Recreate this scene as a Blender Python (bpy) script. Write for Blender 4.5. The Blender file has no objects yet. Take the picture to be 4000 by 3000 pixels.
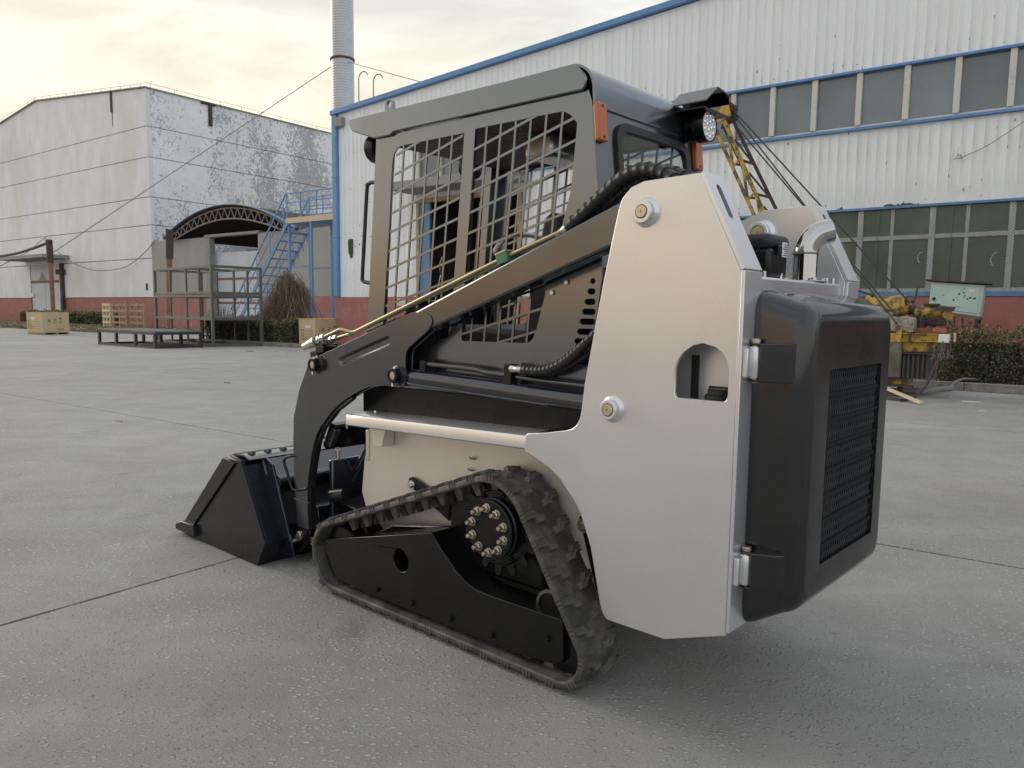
import bpy, bmesh, math, random
from mathutils import Vector, Matrix
from mathutils.geometry import tessellate_polygon

R = math.radians
random.seed(7)
SC = bpy.context.scene
COL = SC.collection

# ---------------------------------------------------------------- camera
cam = bpy.data.cameras.new('camera')
cam.sensor_width = 36.0
cam.lens = 36.0 * 2977.5 / 4000.0
cam.shift_y = 49.6 / 4000.0
cam.clip_start, cam.clip_end = 0.05, 2000
camo = bpy.data.objects.new('camera', cam)
COL.objects.link(camo)
camo.matrix_world = (Matrix.Translation((0, 0, 1.25)) @ Matrix.Rotation(R(90 - 6.288), 4, 'X')
                     @ Matrix.Rotation(R(0.638), 4, 'Z'))
SC.camera = camo

# ---------------------------------------------------------------- light
SUN_EL, SUN_AZ = 18.0, -60.0            # azimuth measured clockwise from +Y (camera forward)
w = bpy.data.worlds.new('World')
SC.world = w
w.use_nodes = True
nt = w.node_tree
for n in list(nt.nodes):
    nt.nodes.remove(n)
wo = nt.nodes.new('ShaderNodeOutputWorld')
bg = nt.nodes.new('ShaderNodeBackground')
sky = nt.nodes.new('ShaderNodeTexSky')
sky.sky_type = 'NISHITA'
sky.sun_disc = False
sky.sun_elevation = R(SUN_EL)
sky.sun_rotation = R(SUN_AZ)
sky.air_density, sky.dust_density, sky.ozone_density = 1.0, 3.0, 1.0
# thin high cloud veil: even all over the dome, broken up by noise
tc = nt.nodes.new('ShaderNodeTexCoord')
sep = nt.nodes.new('ShaderNodeSeparateXYZ')
nt.links.new(tc.outputs['Generated'], sep.inputs[0])
zz = nt.nodes.new('ShaderNodeMath'); zz.operation = 'MAXIMUM'; zz.inputs[1].default_value = 0.0
nt.links.new(sep.outputs['Z'], zz.inputs[0])
zz2 = nt.nodes.new('ShaderNodeMath'); zz2.operation = 'ADD'; zz2.inputs[1].default_value = 0.22
nt.links.new(zz.outputs[0], zz2.inputs[0])
dv = nt.nodes.new('ShaderNodeVectorMath'); dv.operation = 'DIVIDE'
cx = nt.nodes.new('ShaderNodeCombineXYZ')
for i in range(3):
    nt.links.new(zz2.outputs[0], cx.inputs[i])
nt.links.new(tc.outputs['Generated'], dv.inputs[0]); nt.links.new(cx.outputs[0], dv.inputs[1])
mp = nt.nodes.new('ShaderNodeMapping'); mp.inputs['Scale'].default_value = (1.0, 1.9, 0.6)
mp.inputs['Rotation'].default_value = (0, 0, R(25))
nt.links.new(dv.outputs[0], mp.inputs[0])
nz = nt.nodes.new('ShaderNodeTexNoise')
nz.inputs['Scale'].default_value = 1.6; nz.inputs['Detail'].default_value = 9
nz.inputs['Roughness'].default_value = 0.58; nz.inputs['Distortion'].default_value = 0.5
nt.links.new(mp.outputs[0], nz.inputs['Vector'])
cr = nt.nodes.new('ShaderNodeValToRGB')
cr.color_ramp.elements[0].position = 0.40; cr.color_ramp.elements[0].color = (0, 0, 0, 1)
cr.color_ramp.elements[1].position = 0.62; cr.color_ramp.elements[1].color = (1, 1, 1, 1)
nt.links.new(nz.outputs['Fac'], cr.inputs[0])
# dusty air: warm towards the horizon all round, greyer overhead
gz = nt.nodes.new('ShaderNodeValToRGB')
ge = gz.color_ramp.elements
ge[0].position, ge[0].color = 0.0, (1.08, .64, .32, 1)
ge[1].position, ge[1].color = 1.0, (.76, .80, .85, 1)
for p_, c_ in ((.07, (1.06, .71, .39, 1)), (.14, (1.0, .86, .63, 1)), (.24, (1.0, .94, .75, 1)), (.40, (.87, .875, .83, 1))):
    e_ = ge.new(p_); e_.color = c_
nt.links.new(zz.outputs[0], gz.inputs[0])
cs_ = nt.nodes.new('ShaderNodeMapRange'); cs_.inputs['To Min'].default_value = 3.1; cs_.inputs['To Max'].default_value = 3.9
nt.links.new(cr.outputs[0], cs_.inputs['Value'])
# away from the sun the same thin haze is bluer
gc = nt.nodes.new('ShaderNodeValToRGB')
gce = gc.color_ramp.elements
gce[0].position, gce[0].color = 0.0, (.96, .94, .90, 1)
gce[1].position, gce[1].color = 1.0, (.76, .80, .85, 1)
e_ = gce.new(.15); e_.color = (.95, .97, .99, 1)
e_ = gce.new(.40); e_.color = (.82, .90, 1.0, 1)
nt.links.new(zz.outputs[0], gc.inputs[0])
dt = nt.nodes.new('ShaderNodeVectorMath'); dt.operation = 'DOT_PRODUCT'
dt.inputs[1].default_value = (math.sin(R(SUN_AZ)), math.cos(R(SUN_AZ)), 0)
nt.links.new(tc.outputs['Generated'], dt.inputs[0])
ds_ = nt.nodes.new('ShaderNodeMapRange'); ds_.interpolation_type = 'SMOOTHSTEP'
ds_.inputs['From Min'].default_value = -.35; ds_.inputs['From Max'].default_value = .55
nt.links.new(dt.outputs['Value'], ds_.inputs['Value'])
gm = nt.nodes.new('ShaderNodeMix'); gm.data_type = 'RGBA'
nt.links.new(ds_.outputs[0], gm.inputs['Factor']); nt.links.new(gc.outputs[0], gm.inputs['A']); nt.links.new(gz.outputs[0], gm.inputs['B'])
cv_ = nt.nodes.new('ShaderNodeVectorMath'); cv_.operation = 'SCALE'
nt.links.new(gm.outputs['Result'], cv_.inputs[0]); nt.links.new(cs_.outputs[0], cv_.inputs['Scale'])
mx = nt.nodes.new('ShaderNodeMix'); mx.data_type = 'RGBA'
mx.inputs['Factor'].default_value = 0.955
nt.links.new(sky.outputs[0], mx.inputs['A'])
nt.links.new(cv_.outputs[0], mx.inputs['B'])
nt.links.new(mx.outputs['Result'], bg.inputs['Color'])
bg.inputs['Strength'].default_value = 0.15
nt.links.new(bg.outputs[0], wo.inputs['Surface'])

sun = bpy.data.lights.new('sun', 'SUN')
sun.energy = 0.5
sun.angle = R(25)
sun.color = (1.0, 0.94, 0.85)
suno = bpy.data.objects.new('sun', sun)
COL.objects.link(suno)
sd = Vector((math.sin(R(SUN_AZ)) * math.cos(R(SUN_EL)), math.cos(R(SUN_AZ)) * math.cos(R(SUN_EL)), math.sin(R(SUN_EL))))
suno.rotation_euler = sd.to_track_quat('Z', 'Y').to_euler()

vs = SC.view_settings
vs.view_transform = 'Standard'
vs.look = 'None'
vs.exposure = 0.95
vs.gamma = 1.0
vs.use_curve_mapping = False
SC.render.engine = 'CYCLES'
SC.cycles.use_denoising = True
SC.cycles.max_bounces = 6

# ---------------------------------------------------------------- mesh helpers
def axmap(axis):
    return {'y': lambda u, v, d: (u, d, v), 'x': lambda u, v, d: (d, u, v), 'z': lambda u, v, d: (u, v, d)}[axis]

class MB:
    def __init__(s):
        s.v, s.f = [], []
    def add(s, vs, fs):
        o = len(s.v)
        s.v += [tuple(p) for p in vs]
        s.f += [tuple(i + o for i in f) for f in fs]
        return s
    def box(s, x0, x1, y0, y1, z0, z1):
        v = [(x, y, z) for x in (x0, x1) for y in (y0, y1) for z in (z0, z1)]
        return s.add(v, [(0, 1, 3, 2), (4, 6, 7, 5), (0, 4, 5, 1), (2, 3, 7, 6), (0, 2, 6, 4), (1, 5, 7, 3)])
    def obox(s, c, ax, ay, az, hx, hy, hz):
        c = Vector(c); ax, ay, az = Vector(ax).normalized(), Vector(ay).normalized(), Vector(az).normalized()
        v = [c + ax * hx * i + ay * hy * j + az * hz * k for i in (-1, 1) for j in (-1, 1) for k in (-1, 1)]
        return s.add(v, [(0, 1, 3, 2), (4, 6, 7, 5), (0, 4, 5, 1), (2, 3, 7, 6), (0, 2, 6, 4), (1, 5, 7, 3)])
    def bar(s, p0, p1, w, h, up=(0, 0, 1)):
        p0, p1 = Vector(p0), Vector(p1)
        d = (p1 - p0)
        up = Vector(up)
        if abs(d.normalized().dot(up)) > 0.99:
            up = Vector((1, 0, 0))
        sd_ = d.cross(up).normalized()
        u2 = sd_.cross(d).normalized()
        return s.obox((p0 + p1) / 2, d, sd_, u2, d.length / 2, w / 2, h / 2)
    def prism(s, poly, d0, d1, axis='y', holes=()):
        m = axmap(axis)
        loops = [list(poly)] + [list(h) for h in holes]
        n = sum(len(l) for l in loops)
        tri = tessellate_polygon([[Vector((p[0], p[1], 0)) for p in l] for l in loops])
        allp = [p for l in loops for p in l]
        v = [m(p[0], p[1], d0) for p in allp] + [m(p[0], p[1], d1) for p in allp]
        f = []
        if len(loops) == 1:
            f += [tuple(range(n)), tuple(range(2 * n - 1, n - 1, -1))]
        else:
            f += [tuple(t) for t in tri] + [tuple(i + n for i in reversed(t)) for t in tri]
        o = 0
        for l in loops:
            k = len(l)
            for i in range(k):
                j = (i + 1) % k
                f.append((o + i, o + j, n + o + j, n + o + i))
            o += k
        return s.add(v, f)
    def tube(s, path, r, n=12, closed=False, caps=True):
        path = [Vector(p) for p in path]
        k = len(path)
        rs = r if isinstance(r, (list, tuple)) else [r] * k
        v, f = [], []
        prev = None
        for i, p in enumerate(path):
            if closed:
                t = path[(i + 1) % k] - path[i - 1]
            else:
                t = path[min(i + 1, k - 1)] - path[max(i - 1, 0)]
            t.normalize()
            if prev is None:
                a = Vector((0, 0, 1)) if abs(t.z) < 0.9 else Vector((1, 0, 0))
                u = t.cross(a).normalized()
            else:
                u = (prev - t * prev.dot(t)).normalized()
            prev = u
            w_ = t.cross(u)
            for j in range(n):
                a = 2 * math.pi * j / n
                v.append(p + (u * math.cos(a) + w_ * math.sin(a)) * rs[i])
        for i in range(k if closed else k - 1):
            i2 = (i + 1) % k
            for j in range(n):
                j2 = (j + 1) % n
                f.append((i * n + j, i * n + j2, i2 * n + j2, i2 * n + j))
        if caps and not closed:
            f += [tuple(range(n - 1, -1, -1)), tuple(range((k - 1) * n, k * n))]
        return s.add(v, f)
    def lathe(s, prof, o, axis, n=24, close=False):
        """prof: (radius, offset along axis)"""
        o, a = Vector(o), Vector(axis).normalized()
        t = Vector((0, 0, 1)) if abs(a.z) < 0.9 else Vector((1, 0, 0))
        u = a.cross(t).normalized(); w_ = a.cross(u)
        v, f = [], []
        for r_, h in prof:
            for j in range(n):
                an = 2 * math.pi * j / n
                v.append(o + a * h + (u * math.cos(an) + w_ * math.sin(an)) * max(r_, 1e-4))
        k = len(prof)
        for i in range(k - 1 + (1 if close else 0)):
            i2 = (i + 1) % k
            for j in range(n):
                j2 = (j + 1) % n
                f.append((i * n + j, i * n + j2, i2 * n + j2, i2 * n + j))
        if not close:
            f += [tuple(range(n - 1, -1, -1)), tuple(range((k - 1) * n, k * n))]
        return s.add(v, f)
    def loft(s, loops, caps=(True, True)):
        n = len(loops[0]); o = []
        for l in loops:
            o += list(l)
        f = []
        for i in range(len(loops) - 1):
            for j in range(n):
                j2 = (j + 1) % n
                f.append((i * n + j, i * n + j2, (i + 1) * n + j2, (i + 1) * n + j))
        if caps[0]: f.append(tuple(range(n - 1, -1, -1)))
        if caps[1]: f.append(tuple(range((len(loops) - 1) * n, len(loops) * n)))
        return s.add(o, f)
    def flip(s, sy):
        if sy < 0:
            s.v = [(x, -y, z) for x, y, z in s.v]
        return s
    def shift(s, dx, dy, dz):
        s.v = [(x + dx, y + dy, z + dz) for x, y, z in s.v]
        return s
    def mesh(s, name, mat, smooth=35, recalc=True):
        me = bpy.data.meshes.new(name)
        me.from_pydata([tuple(p) for p in s.v], [], s.f)
        if recalc:
            bm = bmesh.new(); bm.from_mesh(me)
            bmesh.ops.recalc_face_normals(bm, faces=bm.faces)
            bm.to_mesh(me); bm.free()
        if mat: me.materials.append(mat)
        if smooth:
            me.polygons.foreach_set('use_smooth', [True] * len(me.polygons))
            me.set_sharp_from_angle(angle=R(smooth))
        me.update()
        return me
    def build(s, name, mat, parent=None, bevel=0, seg=2, smooth=35, off=None, recalc=True):
        if off is not None:
            s.shift(-off[0], -off[1], -off[2] if len(off) > 2 else 0)
        o = bpy.data.objects.new(name, s.mesh(name, mat, smooth, recalc))
        COL.objects.link(o)
        if parent: o.parent = parent
        if bevel:
            b = o.modifiers.new('bevel', 'BEVEL')
            b.width = bevel; b.segments = seg; b.limit_method = 'ANGLE'; b.angle_limit = R(38)
            b.harden_normals = False
        return o

def inst(name, me, parent, mat4=None):
    o = bpy.data.objects.new(name, me)
    COL.objects.link(o)
    if parent: o.parent = parent
    if mat4 is not None: o.matrix_local = mat4
    return o

def tag(o, label=None, cat=None, group=None, kind=None):
    if label: o['label'] = label
    if cat: o['category'] = cat
    if group: o['group'] = group
    if kind: o['kind'] = kind
    return o

def empty(name, loc=(0, 0, 0), rz=0.0):
    o = bpy.data.objects.new(name, None)
    COL.objects.link(o)
    o.location = loc
    o.rotation_euler = (0, 0, rz)
    o.empty_display_size = 0.2
    return o

def rpoly(pts, n=5):
    """pts: (u, v) or (u, v, radius) -> polygon with rounded corners"""
    out = []
    k = len(pts)
    for i, p in enumerate(pts):
        r_ = p[2] if len(p) > 2 else 0
        if r_ <= 0:
            out.append((p[0], p[1])); continue
        a, b, c = Vector(pts[i - 1][:2]), Vector(p[:2]), Vector(pts[(i + 1) % k][:2])
        d1, d2 = (a - b).normalized(), (c - b).normalized()
        ang = d1.angle(d2)
        t = r_ / math.tan(ang / 2)
        t = min(t, 0.49 * (a - b).length, 0.49 * (c - b).length)
        p0, p1 = b + d1 * t, b + d2 * t
        for j in range(n + 1):
            s_ = j / n
            q = p0 * (1 - s_) ** 2 + b * 2 * s_ * (1 - s_) + p1 * s_ ** 2
            out.append((q.x, q.y))
    return out

def circ(cx_, cy_, r_, n=20):
    return [(cx_ + r_ * math.cos(2 * math.pi * i / n), cy_ + r_ * math.sin(2 * math.pi * i / n)) for i in range(n)]

def stadium(cx_, cy_, l_, r_, ang=0, n=6):
    """slot: centre, straight length, radius, angle"""
    out = []
    for sgn in (1, -1):
        for i in range(n + 1):
            a = -math.pi / 2 + math.pi * i / n
            x, y = sgn * (l_ / 2 + r_ * math.cos(a)), sgn * r_ * math.sin(a)
            out.append((cx_ + x * math.cos(ang) - y * math.sin(ang), cy_ + x * math.sin(ang) + y * math.cos(ang)))
    return out

def spline(pts, n=8):
    pts = [Vector(p) for p in pts]
    out = []
    for i in range(len(pts) - 1):
        p0, p1, p2, p3 = pts[max(i - 1, 0)], pts[i], pts[i + 1], pts[min(i + 2, len(pts) - 1)]
        for j in range(n):
            t = j / n
            out.append(0.5 * ((2 * p1) + (p2 - p0) * t + (2 * p0 - 5 * p1 + 4 * p2 - p3) * t * t + (3 * p1 - p0 - 3 * p2 + p3) * t ** 3))
    out.append(pts[-1])
    return out

def clip(poly, win):
    """Sutherland-Hodgman, win convex"""
    area = sum(win[i - 1][0] * win[i][1] - win[i][0] * win[i - 1][1] for i in range(len(win)))
    if area < 0: win = win[::-1]
    out = list(poly)
    for i in range(len(win)):
        a, b = win[i - 1], win[i]
        def side(p): return (b[0] - a[0]) * (p[1] - a[1]) - (b[1] - a[1]) * (p[0] - a[0])
        inp, out = out, []
        for j in range(len(inp)):
            p, q = inp[j - 1], inp[j]
            sp, sq = side(p), side(q)
            if (sp >= 0) != (sq >= 0):
                t = sp / (sp - sq)
                out.append((p[0] + (q[0] - p[0]) * t, p[1] + (q[1] - p[1]) * t))
            if sq >= 0: out.append(q)
        if not out: return []
    return out

def hexnut(mb, o, axis, r_, h, n=6, rot=0):
    mb.lathe([(r_, 0), (r_, h * .85), (r_ * .88, h)], o, axis, n)
    return mb

# ---------------------------------------------------------------- materials
def mat(name, base=(.5, .5, .5), rough=.5, metal=0.0, coat=0.0, coat_rough=.1, spec=None, var=0.0, vscale=6.0, bump=0.0,
        bscale=60.0, dirt=None, dirt_lo=.55, dirt_hi=.75, dirt_scale=3.0, rvar=0.0, trans=0.0, ior=None, emis=None, det=6, stretch=None, orand=0.0):
    m = bpy.data.materials.new(name)
    m.use_nodes = True
    t = m.node_tree
    b = t.nodes['Principled BSDF']
    b.inputs['Base Color'].default_value = (*base, 1)
    b.inputs['Roughness'].default_value = rough
    b.inputs['Metallic'].default_value = metal
    b.inputs['Coat Weight'].default_value = coat
    b.inputs['Coat Roughness'].default_value = coat_rough
    if spec is not None: b.inputs['Specular IOR Level'].default_value = spec
    if ior: b.inputs['IOR'].default_value = ior
    b.inputs['Transmission Weight'].default_value = trans
    if emis:
        b.inputs['Emission Color'].default_value = (*emis[:3], 1); b.inputs['Emission Strength'].default_value = emis[3]
    L = t.links
    need = var or bump or dirt or rvar or orand
    if need:
        tcn = t.nodes.new('ShaderNodeTexCoord')
        src = tcn.outputs['Object']
        if stretch:
            mpn = t.nodes.new('ShaderNodeMapping'); mpn.inputs['Scale'].default_value = stretch
            L.new(src, mpn.inputs[0]); src = mpn.outputs[0]
        def noise(sc, d=det, ro=.6):
            n_ = t.nodes.new('ShaderNodeTexNoise')
            n_.inputs['Scale'].default_value = sc; n_.inputs['Detail'].default_value = d; n_.inputs['Roughness'].default_value = ro
            L.new(src, n_.inputs['Vector'])
            return n_
        colout = None
        if var:
            n1 = noise(vscale)
            mr = t.nodes.new('ShaderNodeMapRange')
            mr.inputs['From Min'].default_value = .3; mr.inputs['From Max'].default_value = .7
            mr.inputs['To Min'].default_value = 1 - var; mr.inputs['To Max'].default_value = 1 + var
            L.new(n1.outputs['Fac'], mr.inputs['Value'])
            vm = t.nodes.new('ShaderNodeVectorMath'); vm.operation = 'SCALE'
            vm.inputs[0].default_value = base
            L.new(mr.outputs[0], vm.inputs['Scale'])
            colout = vm.outputs[0]
        if dirt:
            n2 = noise(dirt_scale, 9, .65)
            rp = t.nodes.new('ShaderNodeValToRGB')
            rp.color_ramp.elements[0].position = dirt_lo; rp.color_ramp.elements[1].position = dirt_hi
            L.new(n2.outputs['Fac'], rp.inputs[0])
            mi = t.nodes.new('ShaderNodeMix'); mi.data_type = 'RGBA'
            L.new(rp.outputs[0], mi.inputs['Factor'])
            if colout: L.new(colout, mi.inputs['A'])
            else: mi.inputs['A'].default_value = (*base, 1)
            mi.inputs['B'].default_value = (*dirt, 1)
            colout = mi.outputs['Result']
        if orand and colout:
            oi = t.nodes.new('ShaderNodeObjectInfo')
            mo = t.nodes.new('ShaderNodeMapRange'); mo.inputs['To Min'].default_value = 1 - orand; mo.inputs['To Max'].default_value = 1 + orand
            L.new(oi.outputs['Random'], mo.inputs['Value'])
            v2 = t.nodes.new('ShaderNodeVectorMath'); v2.operation = 'SCALE'
            L.new(colout, v2.inputs[0]); L.new(mo.outputs[0], v2.inputs['Scale']); colout = v2.outputs[0]
        if colout: L.new(colout, b.inputs['Base Color'])
        if rvar:
            n4 = noise(vscale * 1.7)
            mr2 = t.nodes.new('ShaderNodeMapRange')
            mr2.inputs['From Min'].default_value = .3; mr2.inputs['From Max'].default_value = .7
            mr2.inputs['To Min'].default_value = max(0.02, rough - rvar); mr2.inputs['To Max'].default_value = rough + rvar
            L.new(n4.outputs['Fac'], mr2.inputs['Value'])
            L.new(mr2.outputs[0], b.inputs['Roughness'])
        if bump:
            n3 = noise(bscale)
            bp = t.nodes.new('ShaderNodeBump'); bp.inputs['Strength'].default_value = bump; bp.inputs['Distance'].default_value = .01
            L.new(n3.outputs['Fac'], bp.inputs['Height'])
            L.new(bp.outputs[0], b.inputs['Normal'])
    return m

M = {}
M['silver'] = mat('silver_paint', (.695, .70, .71), .30, .72, var=.03, vscale=1.6, det=3, rvar=.05, dirt=(.62, .605, .585), dirt_lo=.5, dirt_hi=.9, dirt_scale=1.1)
M['hull'] = mat('hull_paint', (.74, .69, .62), .36, .5, var=.05, vscale=2, det=3, rvar=.05)
M['gun'] = mat('dark_grey_paint', (.195, .212, .235), .20, .95, var=.04, vscale=2, bump=.03, bscale=5, rvar=.04)
M['arm'] = mat('arm_paint', (.138, .142, .150), .19, .92, var=.06, vscale=3, bump=.025, bscale=5, rvar=.05, dirt=(.12, .11, .095), dirt_lo=.62, dirt_hi=.85, dirt_scale=3)
M['gloss'] = mat('gloss_black_paint', (.005, .0052, .006), .11, 0, spec=.85, bump=.02, bscale=2.5, dirt=(.010, .0098, .0095), dirt_lo=.5, dirt_hi=.85, dirt_scale=2.2, rvar=.08, vscale=2)
M['dusty'] = mat('dusty_black_paint', (.008, .008, .0085), .30, 0, spec=.5, bump=.02, bscale=2.5, dirt=(.020, .0195, .018), dirt_lo=.45, dirt_hi=.8, dirt_scale=2.0, rvar=.08, vscale=2)
M['black'] = mat('black_paint', (.0045, .0045, .005), .27, .0, spec=.38, var=.2, vscale=4, bump=.04, bscale=10, rvar=.08, dirt=(.010, .0095, .0088), dirt_lo=.55, dirt_hi=.85, dirt_scale=5)
M['bucket'] = mat('bucket_paint', (.006, .0065, .009), .30, .05, var=.15, vscale=5, bump=.05, bscale=10, rvar=.08, dirt=(.014, .0135, .0125), dirt_lo=.55, dirt_hi=.85, dirt_scale=4)
M['navy'] = mat('fresh_black_paint', (.011, .013, .021), .13, .0, spec=.9, coat=.6, bump=.05, bscale=10)
M['rubber'] = mat('track_rubber', (.055, .051, .047), .65, 0, var=.3, vscale=9, bump=.3, bscale=45, dirt=(.18, .165, .145), dirt_lo=.45, dirt_hi=.80, dirt_scale=9)
M['hose'] = mat('hose_rubber', (.014, .014, .014), .45, bump=.15, bscale=60)
M['seal'] = mat('seal_rubber', (.014, .015, .016), .5)
M['zinc'] = mat('zinc_plate', (.55, .50, .38), .35, 1.0, var=.15, vscale=20)
M['brass'] = mat('yellow_zinc_tube', (.36, .325, .20), .32, .9, var=.12, vscale=5)
M['brassbolt'] = mat('yellow_zinc_bolt', (.52, .47, .38), .33, .9, var=.1, vscale=12)
M['steel'] = mat('bright_steel', (.62, .61, .59), .3, 1.0, var=.1, vscale=14)
M['chrome'] = mat('stainless', (.50, .49, .47), .10, 1.0, bump=.03, bscale=6)
M['amber'] = mat('amber_plastic', (.45, .10, .015), .25, 0, coat=.4, bump=.25, bscale=160)
M['green'] = mat('green_plastic', (.05, .16, .08), .5)
M['lampface'] = mat('lamp_lens', (.72, .73, .75), .15, .3, bump=.5, bscale=40)
M['led'] = mat('lamp_reflector', (.85, .85, .85), .08, 1.0)
M['vinyl'] = mat('seat_vinyl', (.014, .014, .014), .5, bump=.2, bscale=90)
M['quilt'] = mat('quilted_lining', (.05, .032, .028), .55, bump=.2, bscale=50)
M['stitch'] = mat('stitching', (.22, .12, .09), .7)
M['redmark'] = mat('red_plastic', (.35, .06, .03), .4)
M['yellowlabel'] = mat('yellow_label', (.65, .52, .06), .5)
M['whitelabel'] = mat('white_label', (.7, .7, .68), .5)
M['ink'] = mat('black_ink', (.03, .03, .03), .6)
M['redink'] = mat('red_ink', (.5, .05, .04), .6)
M['weld'] = mat('weld_bead', (.20, .19, .18), .4, .7, bump=.6, bscale=120)
M['screen'] = mat('expanded_metal', (.22, .225, .23), .45, .3)
M['matte'] = mat('matte_black', (.006, .006, .0065), .6, 0, spec=.2)
M['wornsteel'] = mat('worn_roller_steel', (.20, .19, .18), .45, .9, var=.3, vscale=20)
M['radiator'] = mat('radiator_core', (.02, .02, .021), .5, .3)

def glass_mat(name, tint, refl=.12, rough=.02):
    m = bpy.data.materials.new(name); m.use_nodes = True
    t = m.node_tree
    for n_ in list(t.nodes): t.nodes.remove(n_)
    o = t.nodes.new('ShaderNodeOutputMaterial')
    tr = t.nodes.new('ShaderNodeBsdfTransparent'); tr.inputs[0].default_value = (*tint, 1)
    gl = t.nodes.new('ShaderNodeBsdfGlossy'); gl.inputs['Roughness'].default_value = rough
    fr = t.nodes.new('ShaderNodeLayerWeight'); fr.inputs['Blend'].default_value = .5
    pw = t.nodes.new('ShaderNodeMath'); pw.operation = 'POWER'; pw.inputs[1].default_value = 4
    t.links.new(fr.outputs['Facing'], pw.inputs[0])
    ad = t.nodes.new('ShaderNodeMath'); ad.operation = 'MULTIPLY_ADD'; ad.inputs[1].default_value = .6; ad.inputs[2].default_value = refl
    t.links.new(pw.outputs[0], ad.inputs[0])
    ms = t.nodes.new('ShaderNodeMixShader')
    t.links.new(ad.outputs[0], ms.inputs[0]); t.links.new(tr.outputs[0], ms.inputs[1]); t.links.new(gl.outputs[0], ms.inputs[2])
    t.links.new(ms.outputs[0], o.inputs[0])
    return m
M['glass'] = glass_mat('cab_glass', (.80, .84, .82), .04)
# ================================================================ compact track loader
# local frame: x forward, y left, z up
LD = empty('track_loader', (-0.2013, 3.4571, 0), R(138.13))
tag(LD, 'compact track loader with silver uprights, dark mesh-sided cab and black bucket lowered to the ground', 'track loader')

# ---- hull
hull_poly = rpoly([(.30, .76), (.30, .70), (.338, .58, .02), (.362, .42, .03), (.33, .35, .03), (.20, .27, .03), (-.95, .27, .05),
                   (-1.1, .32), (-1.5, .36), (-1.5, .76)])
hull = MB().prism(hull_poly, -.33, .33).build('hull', M['hull'], LD, bevel=.006)
MB().prism([(.33, .93), (.33, .80), (.31, .765), (-1.0, .765), (-1.0, .93)], -.34, .34).build('side_plate', M['black'], LD, bevel=.004)
MB().box(-1.49, -1.0, -.325, .325, .765, 1.30).build('engine_bay', M['black'], LD)

# ---- uprights
tower = [(-1.113, 1.565), (-1.125, 1.597), (-1.157, 1.628), (-1.201, 1.641), (-1.383, 1.645), (-1.518, 1.37), (-1.518, .335), (-1.321, .265),
         (-1.115, .266), (-1.100, .273), (-1.088, .290), (-1.079, .315), (-1.037, .495), (-.992, .603), (-.957, .647), (-.907, .698), (-.857, .730), (-.795, .756),
         (-.747, .771), (-.752, .829), (-.760, .836), (-.841, .848), (-.930, .866), (-.955, .875), (-.973, .891), (-.984, .912), (-.989, .937), (-1.0, 1.026), (-1.063, 1.346)]
archw = [(-1.327, 1.022), (-1.327, 1.096), (-1.338, 1.122), (-1.355, 1.144), (-1.380, 1.161), (-1.414, 1.169), (-1.448, 1.161), (-1.474, 1.142), (-1.489, 1.118),
         (-1.494, 1.096), (-1.494, 1.024), (-1.490, 1.013), (-1.480, 1.008), (-1.341, 1.008), (-1.331, 1.012)]
inner = [(-1.10, 1.60), (-1.209, 1.641), (-1.383, 1.645), (-1.518, 1.37), (-1.518, .36), (-1.10, .36), (-1.06, .60), (-1.04, 1.0), (-1.06, 1.3)]
def offs(path, d):
    out = []
    for i, p in enumerate(path):
        a, b = Vector(path[max(i - 1, 0)]), Vector(path[min(i + 1, len(path) - 1)])
        t = (b - a).normalized()
        out.append((p[0] + t.y * d, p[1] - t.x * d))
    return out
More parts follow.
